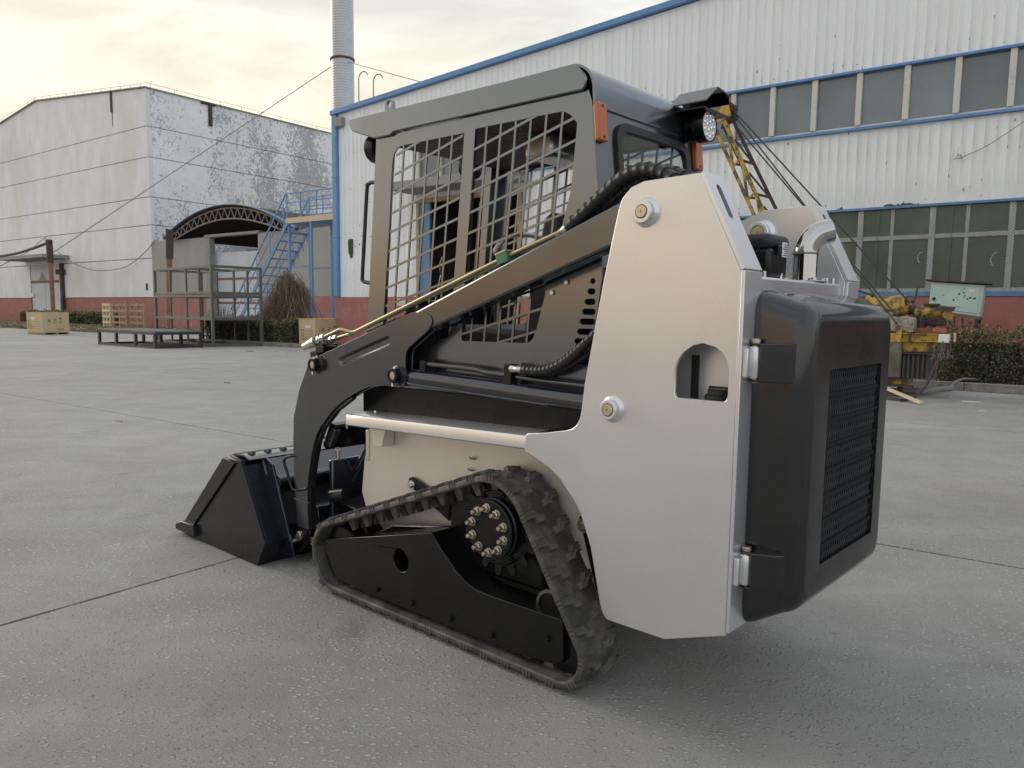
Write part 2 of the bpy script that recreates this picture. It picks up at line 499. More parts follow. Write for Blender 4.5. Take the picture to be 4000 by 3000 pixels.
for sd_ in (1, -1):
    up = MB().prism(tower, .453, .465, holes=[archw]).flip(sd_).build('upright', M['silver'], LD, bevel=.0025)
    # rear flange: sloped head and vertical leg, one bent sheet
    p0, p1, p2_ = Vector((-1.3835, 1.6445)), Vector((-1.5185, 1.372)), Vector((-1.5185, .34))
    n1 = Vector((-(p0 - p1).y, (p0 - p1).x)).normalized()
    th = .011
    prof = [(p0.x, p0.y), (p1.x, p1.y), (p2_.x, p2_.y), (p2_.x - th, p2_.y), (p1.x - th, p1.y + .003), (p0.x - th * .9, p0.y + th * .42)]
    # the sloped head carries a slot, so it is built flat and turned
    d = (p1 - p0); ln = d.length; dn = d.normalized()
    slot = stadium(ln * .30, .408, .085, .014)
    outer_ = rpoly([(0, .3535, .012), (0, .465, .004), (ln, .465), (ln, .3535)])
    mb = MB()
    tmp = MB().prism(outer_, 0, th, axis='z', holes=[slot])
    nn = Vector((dn.y, -dn.x))
    if nn.x > 0: nn = -nn
    for v in tmp.v:
        q = p0 + dn * v[0] + nn * v[2]
        mb.v.append((q.x, v[1], q.y))
    mb.f = tmp.f
    mb.flip(sd_).build('slotted_head', M['silver'], up, bevel=.002)
    mb = MB().box(-1.5295, -1.5185, .3535, .465, .345, 1.372).flip(sd_)
    mb.build('rear_flange', M['silver'], up, bevel=.002)
    MB().prism(inner, .352, .362).flip(sd_).build('inner_plate', M['silver'], up, bevel=.002)
    MB().box(-1.500, -1.385, .3622, .366, 1.000, 1.040).flip(sd_).build('inner_dark_strip', M['seal'], up)  # raised black strips stand for the slot and the shade inside the arch
    MB().box(-1.350, -1.325, .3622, .366, 1.000, 1.130).flip(sd_).build('inner_dark_strip', M['seal'], up)
    # wheel-arch return strip
    archp = [(-1.079, .315), (-1.037, .495), (-.992, .603), (-.957, .647), (-.907, .698), (-.857, .730), (-.795, .756), (-.747, .771)]
    pin = offs(archp, -.006)
    MB().prism(archp + pin[::-1], .332, .453).flip(sd_).build('arch_liner', M['hull'], up)
    for (px, pz, rb) in ((-1.213, 1.549, .034), (-1.111, .953, .032)):
        bz = MB().lathe([(rb + .012, -.002), (rb + .006, .006), (rb, .010), (rb, .026), (rb - .003, .029), (.021, .029), (.020, .012)], (px, .465, pz), (0, 1, 0), 32).flip(sd_)
        bs = bz.build('pin_boss', M['silver'], up)
        pn = MB().lathe([(.0185, 0), (.0185, .030), (.017, .032), (.003, .032), (.002, .029)], (px, .465, pz), (0, 1, 0), 24).flip(sd_)
        pn.build('pin', M['zinc'], up)
    bz = MB().lathe([(.052, 0), (.046, .010), (.040, .014), (.040, .040), (.037, .043), (.027, .043), (.026, .030)], (-1.207, .352, 1.556), (0, -1, 0), 32).flip(sd_)
    bz.build('pin_boss', M['silver'], up)
    MB().lathe([(.024, 0), (.024, .041), (.003, .041), (.002, .037)], (-1.207, .352, 1.556), (0, -1, 0), 24).flip(sd_).build('pin', M['zinc'], up)
    MB().lathe([(.038, 0), (.038, .018), (.030, .022), (.030, .034), (.026, .037)], (-1.435, .405, 1.0), (0, 0, 1), 20).flip(sd_).build('filler_cap', M['seal'], up)

# ---- fenders
for sd_ in (1, -1):
    def zt(x): return .801 - .0265 * (x - .31)
    top = []
    for k in range(9):
        x = .29 - 1.045 * k / 8
        top.append((x, zt(x)))
    mb = MB()
    prof = lambda x: [(x, .333, zt(x) + .006), (x, .452, zt(x) + .002), (x, .461, zt(x) - .003), (x, .4645, zt(x) - .012), (x, .4645, zt(x) - .046), (x, .461, zt(x) - .050),
                      (x, .455, zt(x) - .046), (x, .455, zt(x) - .014), (x, .448, zt(x) - .007), (x, .333, zt(x) - .002)]
    loops = [[(p[0] - max(0, .35 - p[1]) * .0, p[1], p[2]) for p in prof(x)] for x in [.285] + [t[0] for t in top[1:]]]
    # rounded nose drooping at the front
    nose = [(a[0] + (.022 if a[1] < .44 else .012), a[1] - .004, a[2] - .006) for a in loops[0]]
    nose2 = [(a[0] + (.032 if a[1] < .44 else .018), a[1] - .012, a[2] - .020) for a in loops[0]]
    mb.loft([nose2, nose] + loops).flip(sd_)
    fe = mb.build('fender', M['silver'], LD)
    MB().prism([(.215, .752), (.18, .668), (.165, .664), (.125, .668), (.098, .752)], .392, .398).flip(sd_).build('bracket', M['hull'], fe, bevel=.002)
    MB().box(.120, .172, .332, .392, .668, .752).flip(sd_).build('bracket', M['hull'], fe, bevel=.003)
    mb = MB()
    hexnut(mb, (.20, .37, zt(.20) + .004), (0, 0, 1), .008, .009)
    mb.flip(sd_).build('bolt', M['steel'], fe)
    MB().box(.296, .318, .30, .338, .575, .715).flip(sd_).build('guard_strip', M['hull'], LD, bevel=.005)
for sd_ in (1, -1):
    for (px, pz) in ((-.368, .678), (-.359, .631)):
        MB().add([(px - .012, .3305, pz), (px + .010, .3305, pz + .002), (px + .008, .350, pz + .008), (px - .008, .350, pz + .004),
                  (px - .012, .3305, pz - .006), (px + .010, .3305, pz - .004), (px + .008, .346, pz - .002), (px - .008, .346, pz - .004)],
                 [(0, 1, 2, 3), (7, 6, 5, 4), (0, 4, 5, 1), (1, 5, 6, 2), (2, 6, 7, 3), (3, 7, 4, 0)]).flip(sd_).build('clip', M['brassbolt'], LD)

# ---- undercarriage
TRX = [(.285, .177, .175), (-.97, .129, .127), (-.646, .485, .212)]
def belt_path(off, step=.012):
    pts = []
    for cx_, cz_, r_ in TRX:
        for k in range(240):
            a = 2 * math.pi * k / 240
            pts.append((cx_ + (r_ - off) * math.cos(a), cz_ + (r_ - off) * math.sin(a)))
    pts.sort()
    def half(ps):
        h = []
        for p in ps:
            while len(h) > 1 and (h[-1][0] - h[-2][0]) * (p[1] - h[-2][1]) - (h[-1][1] - h[-2][1]) * (p[0] - h[-2][0]) <= 0: h.pop()
            h.append(p)
        return h
    hl = half(pts)[:-1] + half(pts[::-1])[:-1]
    return [Vector(p) for p in hl]
def resample(poly, n):
    k = len(poly)
    cum = [0]
    for i in range(k): cum.append(cum[-1] + (poly[(i + 1) % k] - poly[i]).length)
    out = []; j = 0
    for i in range(n):
        s_ = cum[-1] * i / n
        while cum[j + 1] < s_: j += 1
        t = (s_ - cum[j]) / max(cum[j + 1] - cum[j], 1e-9)
        out.append(poly[j].lerp(poly[(j + 1) % k], t))
    return out
NL = 36
carc = resample(belt_path(.018), 288)
TW0, TW1 = .35, .55          # belt width
def frame_at(i, path):
    k = len(path)
    t = (path[(i + 1) % k] - path[i - 1]).normalized()
    return path[i], t, Vector((t.y, -t.x))    # outward normal (path runs counter-clockwise)
def lug_mesh(sgn):
    """one tread block: s along the belt, t across, h outwards"""
    base = [(-.022, .0), (.012, .0), (.014, .036), (.032, .048), (.032, .088), (.004, .088), (-.004, .060), (-.022, .046)]
    topp = [(-.017, .003), (.007, .003), (.009, .040), (.027, .052), (.027, .083), (.009, .083), (.001, .056), (-.017, .042)]
    mb = MB()
    vs_ = [(s_, t_, -.003) for s_, t_ in base] + [(s_, t_, .007 + .009 * min(1, t_ / .03)) for s_, t_ in topp]
    n = len(base)
    mb.add(vs_, [tuple(range(n)), tuple(range(2 * n - 1, n - 1, -1))] + [(i, (i + 1) % n, n + (i + 1) % n, n + i) for i in range(n)])
    # ribs on the shoulder
    for ss in (-.020, -.006, .008):
        mb.box(ss - .003, ss + .003, -.0022, .004, -.016, .008)
    if sgn < 0:
        mb.v = [(x, -y, z) for x, y, z in mb.v]
    return mb
lugA, lugB = lug_mesh(1).mesh('tread_lug', M['rubber'], 30), lug_mesh(-1).mesh('tread_lug', M['rubber'], 30)
und = [(.378, .215), (.372, .236), (-.332, .408), (-.39, .35), (-.473, .284), (-.527, .256), (-.58, .243), (-.66, .240), (-.966, .243), (-.974, .235), (-.979, .112), (-.970, .092), (-.945, .081), (-.758, .062),
       (.027, .062), (.285, .072), (.315, .092), (.354, .147)]
for sd_ in (1, -1):
    k = len(carc)
    loops = []
    for i in range(k):
        p, t, n_ = frame_at(i, carc)
        sec = [(TW1 - .004, 0), (TW1, -.006), (TW1, -.018), (TW1 - .006, -.023), (TW0 + .006, -.023), (TW0, -.018), (TW0, -.006), (TW0 + .004, 0)]
        loops.append([(p.x + n_.x * h, y, p.y + n_.y * h) for y, h in sec])
    mb = MB(); v = [q for l in loops for q in l]; f = []
    for i in range(k):
        i2 = (i + 1) % k
        for j in range(8):
            f.append((i * 8 + j, i * 8 + (j + 1) % 8, i2 * 8 + (j + 1) % 8, i2 * 8 + j))
    tr = mb.add(v, f).flip(sd_).build('track', M['rubber'], LD)
    mbl = MB()
    for q in range(NL * 2):
        i = int((q / 2.0) * k / NL) % k
        p, t, n_ = frame_at(i, carc)
        outer_ = q % 2 == 0
        me = lugA if outer_ else lugB
        t3, n3 = Vector((t.x, 0, t.y)), Vector((n_.x, 0, n_.y))
        y3 = Vector((0, -1, 0))
        org = Vector((p.x, TW1 if outer_ else TW0, p.y))
        m4 = Matrix(((t3.x, y3.x, n3.x, org.x), (t3.y, y3.y, n3.y, org.y), (t3.z, y3.z, n3.z, org.z), (0, 0, 0, 1)))
        if sd_ > 0:
            inst('tread_lug', me, tr, m4)
        else:
            src = lug_mesh(1 if outer_ else -1)
            mbl.add([tuple(m4 @ Vector(v_)) for v_ in src.v], src.f)
    if sd_ < 0: tag(mbl.flip(-1).build('tread_lugs', M['rubber'], tr), kind='stuff')
    mbt = MB()
    for q in range(NL):
        i = int((q + .5) * k / NL) % k
        p, t, n_ = frame_at(i, carc)
        t3, n3 = Vector((t.x, 0, t.y)), Vector((n_.x, 0, n_.y))
        for yy in (.43, .475):
            c = Vector((p.x, yy, p.y)) - n3 * .022
            lo = [c + t3 * a + Vector((0, b, 0)) for a, b in ((-.022, -.012), (.022, -.012), (.022, .012), (-.022, .012))]
            hi = [c - n3 * .045 + t3 * a + Vector((0, b, 0)) for a, b in ((-.011, -.008), (.011, -.008), (.011, .008), (-.011, .008))]
            mbt.add(lo + hi, [(3, 2, 1, 0), (4, 5, 6, 7)] + [(j, (j + 1) % 4, 4 + (j + 1) % 4, 4 + j) for j in range(4)])
    tag(mbt.flip(sd_).build('guide_teeth', M['rubber'], tr), kind='stuff')
    uc = MB().prism(und, .395, .522, holes=[circ(-.147, .255, .046, 24)]).flip(sd_).build('track_frame', M['black'], LD, bevel=.004)
    MB().box(-.24, -.06, .390, .394, .17, .33).flip(sd_).build('backing', M['black'], uc)
    for bx_, bz_ in ((.002, .097), (-.219, .098), (-.439, .098), (-.656, .097), (-.913, .163)):
        mb = MB(); mb.lathe([(.013, 0), (.013, .002)], (bx_, .5225, bz_), (0, 1, 0), 16); hexnut(mb, (bx_, .5245, bz_), (0, 1, 0), .010, .010)
        mb.flip(sd_).build('bolt', M['black'], uc)
    for rx_ in (-.07, -.29, -.51, -.73):
        MB().lathe([(.02, 0), (.062, .004), (.066, .01), (.066, .028), (.060, .034), (.050, .036), (.050, .060), (.060, .062), (.066, .068), (.066, .086), (.062, .092), (.02, .096)], (rx_, .402, .100), (0, 1, 0), 28).flip(sd_).build('roller', M['black'], uc)
    MB().lathe([(.03, 0), (.126, .004), (.131, .012), (.131, .030), (.110, .036), (.110, .060), (.131, .064), (.131, .084), (.124, .092), (.03, .096)], (.285, .402, .175), (0, 1, 0), 36).flip(sd_).build('front_idler', M['black'], uc)
    MB().lathe([(.03, 0), (.078, .004), (.083, .012), (.083, .030), (.070, .036), (.070, .060), (.083, .064), (.083, .084), (.078, .092), (.03, .096)], (-.97, .402, .130), (0, 1, 0), 32).flip(sd_).build('rear_idler', M['black'], uc)
    MB().lathe([(.052, 0), (.064, .0), (.064, .018), (.052, .018)], (-.868, .440, .238), (0, 1, 0), 32, close=True).flip(sd_).build('roller_rim', M['wornsteel'], uc)
    MB().lathe([(.02, 0), (.052, .003), (.052, .012), (.02, .014)], (-.868, .440, .238), (0, 1, 0), 28).flip(sd_).build('roller', M['black'], uc)
    # drive sprocket
    sp = []
    NT = 15
    for q in range(NT):
        a0 = 2 * math.pi * (q + .3) / NT
        for da, rr in ((-.5, .142), (-.28, .144), (-.21, .166), (-.14, .176), (-.08, .180), (.08, .180), (.14, .176), (.21, .166), (.28, .144)):
            a = a0 + da * 2 * math.pi / NT
            sp.append((-.646 + rr * math.cos(a), .485 + rr * math.sin(a)))
    dr = MB().prism(sp, .468, .480).flip(sd_).build('drive_sprocket', M['black'], LD, bevel=.002)
    MB().lathe([(.135, -.10), (.138, .0), (.132, .006), (.112, .008), (.112, .03), (.106, .034), (.108, .038), (.108, .052), (.105, .055), (.0575, .055), (.0565, .0535), (.0555, .055), (.004, .056)], (-.646, .480, .485), (0, 1, 0), 48).flip(sd_).build('hub', M['black'], dr)
    for bx_, bz_ in ((-.589, .543), (-.634, .562), (-.681, .547), (-.715, .508), (-.717, .461), (-.692, .421), (-.645, .403), (-.597, .416), (-.566, .452), (-.562, .500)):
        bx_ += -.004; bz_ += .002
        mb = MB()
        mb.lathe([(.0165, .535), (.0165, .538)], (bx_, 0, bz_), (0, 1, 0), 20)
        hexnut(mb, (bx_, .538, bz_), (0, 1, 0), .0145, .012)
        mb.flip(sd_).build('lug_nut', M['brassbolt'], dr)
        MB().lathe([(.0082, .549), (.0082, .565), (.0065, .568)], (bx_, 0, bz_), (0, 1, 0), 14).flip(sd_).build('stud', M['zinc'], dr)
    for q in range(8):
        a = 2 * math.pi * q / 8 + .2
        MB().lathe([(.0095, 0), (.0095, .010), (.005, .010), (.005, .004)], (-.646 + .124 * math.cos(a), .486, .485 + .124 * math.sin(a)), (0, 1, 0), 14).flip(sd_).build('cap_screw', M['black'], dr)
    MB().box(-.80, -.30, .335, .40, .25, .58).flip(sd_).build('drive_case', M['black'], LD, bevel=.02)
    MB().tube([(-.33, .36, .36), (.02, .40, .30), (.22, .44, .20)], .045, 14).flip(sd_).build('tensioner', M['navy'], LD)
    # rear support plate and bolt by the arch, front torque link
    MB().prism([(-.90, .545), (-.94, .545), (-1.03, .33), (-.98, .30)], .333, .345).flip(sd_).build('support_plate', M['black'], LD)
    mb = MB(); mb.lathe([(.026, 0), (.026, .004)], (-.922, .3455, .518), (0, 1, 0), 24); hexnut(mb, (-.922, .3495, .518), (0, 1, 0), .014, .012)
    mb.flip(sd_).build('bolt', M['zinc'], LD)
    MB().prism(rpoly([(.012, .50, .02), (.012, .548, .02), (-.03, .548), (-.24, .48), (-.24, .40), (-.04, .49)]), .331, .345).flip(sd_).build('torque_link', M['black'], LD, bevel=.003)
    mb = MB(); mb.lathe([(.021, 0), (.021, .004)], (-.012, .3455, .515), (0, 1, 0), 24); hexnut(mb, (-.012, .3495, .515), (0, 1, 0), .013, .012)
    mb.flip(sd_).build('bolt', M['steel'], LD)

# ---- lift arms
gus = [(-.14, 1.248), (-.200, 1.246), (-.225, 1.244), (-.245, 1.235), (-.256, 1.220), (-.256, 1.205), (-.239, 1.183), (-.210, 1.163), (-.118, 1.106), (-.104, 1.09), (-.100, 1.072), (-.096, .990), (-.094, .968), (-.085, .952), (-.065, .944),
       (-.04, .943), (.022, .945), (.09, .940), (.159, .926), (.22, .904), (.28, .876), (.34, .846), (.394, .813), (.438, .778), (.475, .743), (.502, .721), (.535, .68), (.560, .631), (.590, .539), (.606, .48), (.615, .437),
       (.619, .301), (.613, .215), (.708, .210), (.716, .296), (.727, .411), (.731, .61), (.723, .742), (.671, .876), (.592, 1.001), (.580, 1.018), (.554, 1.031)]
for sd_ in (1, -1):
    # box-section beam
    a0, a1 = Vector((-1.26, 1.648)), Vector((-.12, 1.241))
    b1, b0 = Vector((-.12, 1.145)), Vector((-1.26, 1.517))
    arm = MB().prism([a0[:], a1[:], b1[:], b0[:]], .376, .446).flip(sd_).build('lift_arm', M['arm'], LD, bevel=.010, seg=3)
    # front plate with a pressed groove
    gcen = Vector((.175, 1.080)); gdir = Vector((-.36, .112)).normalized(); gang = math.atan2(gdir.y, gdir.x)
    gl = stadium(gcen.x, gcen.y, .335, .020, gang)
    MB().prism(gus, .440, .452, holes=[gl]).flip(sd_).build('front_plate', M['arm'], arm, bevel=.0025)
    MB().prism(gus, .404, .416).flip(sd_).build('front_plate', M['arm'], arm, bevel=.0025)
    rim, bot = stadium(gcen.x, gcen.y, .335, .0205, gang), stadium(gcen.x, gcen.y, .325, .010, gang)
    MB().loft([[(x, .4515, z) for x, z in rim], [(x, .4380, z) for x, z in bot]], caps=(False, True)).flip(sd_).build('groove', M['arm'], arm)
    # edge strips closing the box between the two front plates
    edge_f = [(.554, 1.031), (.592, 1.001), (.671, .876), (.723, .742), (.731, .61), (.727, .411), (.716, .296), (.708, .21)]
    edge_r = [(.28, .876), (.394, .813), (.475, .743), (.502, .721), (.56, .631), (.590, .539), (.615, .437), (.619, .301), (.613, .215)]
    edge_t = [(-.14, 1.248), (.554, 1.031)]
    for e, dd in ((edge_f, .010), (edge_r, -.010), (edge_t, -.010)):
        MB().prism([(p[0], p[1]) for p in e] + offs(e, -dd)[::-1], .416, .440).flip(sd_).build('edge_strip', M['arm'], arm)
    # weld-on doubler near the crossbeam and grab rail
    MB().prism([(.497, .727), (.455, .705), (.500, .615), (.545, .640)], .372, .404).flip(sd_).build('doubler', M['arm'], arm, bevel=.003)
    MB().tube(spline([(.70, .445, .556), (.74, .458, .553), (.785, .462, .538), (.797, .462, .515), (.765, .462, .455), (.738, .462, .405), (.722, .460, .390), (.69, .455, .395), (.62, .453, .412)], 5), .0065, 10).flip(sd_).build('hose_guard', M['black'], arm)
    MB().box(.60, .735, .4525, .4545, .345, .349).flip(sd_).build('seam', M['weld'], arm)
    for (px, pz) in ((.513, 1.005), (-.054, .992)):
        MB().lathe([(.042, 0), (.038, .004), (.030, .008), (.030, .034), (.028, .036), (.019, .036), (.018, .026)], (px, .452, pz), (0, 1, 0), 28).flip(sd_).build('pin_boss', M['black'], arm)
        MB().lathe([(.0165, 0), (.0165, .032), (.002, .033)], (px, .452, pz), (0, 1, 0), 22).flip(sd_).build('pin', M['brassbolt'], arm)
        hexnut(MB(), (px - .006, .474, pz + .028), (.1, 0, 1), .0085, .009).flip(sd_).build('clamp_bolt', M['steel'], arm)
        hexnut(MB(), (px + .008, .474, pz - .045), (.1, 0, 1), .006, .018).flip(sd_).build('clamp_bolt', M['steel'], arm)
    # lift cylinder
    cy = MB().lathe([(.012, -.006), (.030, -.006), (.0345, .0), (.0345, .028), (.0338, .030), (.0338, 1.0), (.030, 1.01)], (-.086, .408, .985), (-1, 0, -.031), 32).flip(sd_).build('lift_cylinder', M['navy'], LD)
    MB().lathe([(.026, -.022), (.026, .022)], (-.054, .408, .990), (0, 1, 0), 24).flip(sd_).build('rod_eye', M['black'], cy)
    MB().box(-.185, -.150, .392, .424, 1.012, 1.058).flip(sd_).build('port_block', M['black'], cy, bevel=.003)
    MB().tube(spline([(-.18, .408, 1.043), (-.35, .408, 1.040), (-.46, .408, 1.036), (-.52, .408, 1.028), (-.63, .408, 1.026)], 5), .011, 12).flip(sd_).build('feed_tube', M['navy'], cy)
    MB().tube([(-.66, .408, 1.022), (-.80, .408, 1.016), (-1.02, .408, 1.010)], .010, 12).flip(sd_).build('feed_tube', M['navy'], cy)
    MB().box(-.648, -.612, .388, .430, .985, 1.068).flip(sd_).build('manifold', M['black'], cy, bevel=.003)
    mb = MB(); hexnut(mb, (-.649, .430, 1.052), (-1, .02, 0), .013, .020)
    mb.flip(sd_).build('fitting', M['steel'], cy)
    hp1 = spline([(-.705, .430, 1.052), (-.76, .430, 1.052), (-.82, .430, 1.060), (-.885, .430, 1.087), (-.955, .428, 1.138), (-1.03, .420, 1.205), (-1.10, .41, 1.29)], 10)
    hp2 = spline([(-.70, .402, 1.040), (-.80, .402, 1.046), (-.86, .400, 1.064), (-.92, .400, 1.094), (-.99, .40, 1.135), (-1.08, .40, 1.21)], 10)
    for hp, rr in ((hp1, .0155), (hp2, .0135)):
        hs = MB().tube(hp, rr, 14).flip(sd_).build('hose', M['hose'], LD)
        # spiral wrap
        wr = MB(); path = hp; acc = 0
        for i in range(1, len(path) - 1):
            acc += (path[i] - path[i - 1]).length
            if acc > .016:
                acc = 0
                t = (path[i + 1] - path[i - 1]).normalized()
                wr.lathe([(rr, -.0075), (rr + .0022, -.006), (rr + .0022, .005), (rr, .0065)], path[i], (t + Vector((0, .25, .1))), 14)
        wr.flip(sd_).build('spiral_guard', M['hose'], hs)
    MB().lathe([(.011, 0), (.0125, .004), (.0125, .030), (.0115, .034), (.0115, .04)], (-.668, .430, 1.052), (-1, 0, 0), 16).flip(sd_).build('crimp', M['steel'], cy)

# front cross members
MB().prism(rpoly([(.455, .728), (.500, .735, .01), (.560, .62, .02), (.535, .605), (.50, .69), (.455, .715)]), -.402, .402).build('cross_beam', M['black'], LD, bevel=.003)
MB().box(.545, .575, -.36, .36, .14, .545).build('coupler_plate', M['navy'], LD, bevel=.006)
MB().prism([(.545, .545), (.60, .545), (.66, .36), (.66, .30), (.545, .30)], -.36, -.345).build('coupler_side', M['navy'], LD)
MB().prism([(.36, .33), (.54, .345), (.54, .335), (.36, .32)], -.33, .33).build('step_plate', M['navy'], LD)
MB().tube([(.44, .36, .40), (.545, .36, .375)], .030, 18).build('pivot', M['black'], LD)
for yy in (.30, .12):
    MB().lathe([(.010, 0), (.010, .02), (.014, .022), (.014, .040), (.010, .042), (.010, .06)], (.585, yy, .545), (0, 0, 1), 16).build('coupler', M['steel'], LD)
for yy in (.22, -.22):
    MB().tube([(.36, yy, .70), (.62, yy, .36)], .030, 18).build('tilt_cylinder', M['navy'], LD)

# ---- hydraulic pipes on the left arm
pp1 = [(-.875, .428, 1.521), (-.606, .428, 1.441), (.255, .432, 1.161), (.272, .433, 1.158), (.290, .434, 1.158), (.345, .438, 1.168), (.362, .439, 1.167), (.480, .440, 1.130)]
pp2 = [(-.86, .396, 1.518), (.331, .396, 1.150), (.446, .396, 1.126)]
for pth, yb in ((pp1, .440), (pp2, .396)):
    pi_ = MB().tube(pth, .0085, 14).build('hydraulic_pipe', M['brass'], LD)
    e = Vector(pth[-1]); dr_ = (Vector(pth[-1]) - Vector(pth[-2])).normalized()
    fb = MB()
    hexnut(fb, e - dr_ * .005, dr_, .0165, .026)
    fb.lathe([(.0135, .022), (.0135, .032)], e, dr_, 18)
    hexnut(fb, e + dr_ * .030, dr_, .0185, .026)
    fb.build('union_nut', M['steel'], pi_)
    MB().lathe([(.026, 0), (.026, .004), (.022, .006)], e + dr_ * .060, dr_, 24).build('washer', M['zinc'], pi_)
    fb = MB(); hexnut(fb, e + dr_ * .066, dr_, .0225, .018)
    fb.lathe([(.019, .082), (.0205, .086), (.0205, .125), (.017, .132), (.017, .160), (.012, .162)], e, dr_, 20)
    fb.build('quick_coupler', M['steel'], pi_)
for (ex, ey, ez) in ((.545, .418, 1.065), (.50, .418, 1.09)):
    MB().box(ex - .03, ex + .03, .36, .452, ez - .03, ez).build('coupler_bracket', M['black'], LD, bevel=.003)
clm = MB()
c0 = Vector((-.613, .415, 1.440)); ad = Vector((-.957, 0, .29))
clm.obox(c0, ad, (0, 1, 0), (.29, 0, .957), .026, .032, .019)
clm.build('pipe_clamp', M['green'], LD, bevel=.003)
clm = MB().obox(c0 + Vector((.29, 0, .957)) * .0215, ad, (0, 1, 0), (.29, 0, .957), .026, .033, .0025)
clm.build('clamp_plate', M['brassbolt'], LD)

# ---- hoses arching into the left upright
for yy, dz, dx in ((.420, 0, 0), (.385, -.006, -.035)):
    hp = spline([(-.885 + dx * .2, yy, 1.530 + dz), (-.945 + dx * .3, yy, 1.568 + dz), (-1.035 + dx * .6, yy, 1.630 + dz), (-1.095 + dx, yy, 1.668 + dz), (-1.165 + dx, yy, 1.684 + dz), (-1.235 + dx, yy, 1.668 + dz), (-1.295 + dx, yy, 1.62 + dz), (-1.33 + dx, yy, 1.54 + dz)], 12)
    hs = MB().tube(hp, .0195, 16).build('hose', M['hose'], LD)
    wr = MB(); acc = 0
    for i in range(1, len(hp) - 1):
        acc += (hp[i] - hp[i - 1]).length
        if acc > .028:
            acc = 0
            t = (hp[i + 1] - hp[i - 1]).normalized()
            wr.lathe([(.0195, -.013), (.0222, -.012), (.0222, .011), (.0195, .012)], hp[i], t + Vector((0, .3, .1)), 18)
    wr.build('spiral_guard', M['hose'], hs)
    e, dr_ = hp[0], (hp[0] - hp[1]).normalized()
    mb = MB().lathe([(.016, -.01), (.016, .022), (.013, .026), (.013, .03)], e, dr_, 18)
    hexnut(mb, e + dr_ * .03, dr_, .0155, .018)
    mb.build('crimp', M['steel'], hs)

# ---- cab
CY = .362
side = [(.190, 1.975), (.262, 1.19), (.285, .935), (-.925, .935), (-.962, 1.196), (-.985, 1.363), (-.984, 1.435), (-.964, 1.627), (-.930, 1.935), (-.915, 1.975)]
win1 = [(-.339, 1.922), (-.285, 1.378), (-.267, 1.152), (-.262, 1.142), (-.252, 1.139), (.150, 1.139), (.158, 1.142), (.161, 1.150), (.149, 1.238), (.110, 1.588), (.092, 1.814), (.085, 1.865), (.076, 1.893), (.059, 1.912), (.040, 1.921), (.016, 1.924)]
win2 = [(-.397, 1.928), (-.812, 1.924), (-.842, 1.908), (-.870, 1.878), (-.877, 1.850), (-.862, 1.70), (-.766, 1.385), (-.706, 1.187), (-.692, 1.160), (-.676, 1.146), (-.655, 1.142), (-.338, 1.139), (-.330, 1.143), (-.328, 1.152), (-.347, 1.398)]
slots = []
for k, (cx_, cz_, hw) in enumerate(((-.953, 1.357, .0), (-.948, 1.323, .006), (-.943, 1.289, .012), (-.939, 1.256, .017), (-.934, 1.223, .022), (-.929, 1.189, .026), (-.922, 1.156, .030), (-.915, 1.122, .034), (-.908, 1.089, .037))):
    slots.append(stadium(cx_ + .004, cz_, max(hw * 2, .0005), .0105, 0, 5))
def grow(poly, d):
    c = Vector((sum(p[0] for p in poly) / len(poly), sum(p[1] for p in poly) / len(poly)))
    return [((p[0] - c.x) * (1 + d) + c.x, (p[1] - c.y) * (1 + d) + c.y) for p in poly]
for sd_ in (1, -1):
    pnl = MB().prism(side, CY - .006, CY, holes=[win1, win2] + slots).flip(sd_).build('cab_side_panel', M['gun'], LD)
    for wn, xs in ((win1, (.086, .014, -.058, -.130, -.202, -.272)), (win2, (-.455, -.526, -.598, -.668, -.738, -.809, -.88))):
        mb = MB(); W_ = grow(wn, .012); bw = .0046
        for x0 in xs:
            def X(z): return x0 + .10 * (1.92 - z)
            q = clip([(X(2.0) - bw, 2.0), (X(1.0) - bw, 1.0), (X(1.0) + bw, 1.0), (X(2.0) + bw, 2.0)], W_)
            if len(q) > 2: mb.prism(q, CY - .0055, CY - .0007)
        for kk in range(-14, 8):
            z0 = 1.681 + .0747 * kk
            def Zf(x): return z0 - .25 * x
            q = clip([(.3, Zf(.3) - bw), (-1.0, Zf(-1.0) - bw), (-1.0, Zf(-1.0) + bw), (.3, Zf(.3) + bw)], W_)
            if len(q) > 2: mb.prism(q, CY - .0052, CY - .0010)
        mb.flip(sd_).build('window_grille', M['gun'], pnl)
    # folded post returns
    MB().prism([(.183, 1.97), (.255, 1.19), (.278, .94), (.235, .94), (.213, 1.19), (.142, 1.97)], CY - .065, CY - .0065).flip(sd_).build('front_post', M['gun'], pnl)
    for px, pz in ((-.842, 1.355), (-.779, 1.321)):
        hexnut(MB(), (px, CY, pz), (0, 1, 0), .0095, .008).flip(sd_).build('bolt', M['steel'], pnl)
    band = rpoly([(.374, 2.074, .010), (-.870, 2.061, .06), (-.920, 2.010, .03), (-.905, 1.974, .02), (.060, 1.981, .01), (.085, 1.970, .01), (.19, 1.972), (.340, 2.022, .02)])
    MB().prism(band, CY + .0015, CY + .015).flip(sd_).build('roof_flange', M['gun'], pnl, bevel=.004)
    MB().tube(spline([(.185, .352, 1.795), (.235, .352, 1.799), (.258, .352, 1.795), (.270, .352, 1.776), (.290, .352, 1.59), (.309, .352, 1.402), (.305, .352, 1.384), (.286, .352, 1.376), (.225, .352, 1.370)], 5), .0085, 12).flip(sd_).build('grab_handle', M['seal'], pnl)
    MB().prism(rpoly([(.092, 2.060), (.092, 2.110, .024), (.120, 2.134, .02), (.148, 2.110, .024), (.148, 2.060)]), .338, .350, holes=[circ(.120, 2.104, .0155, 16)]).flip(sd_).build('lifting_eye', M['gun'], pnl, bevel=.002)
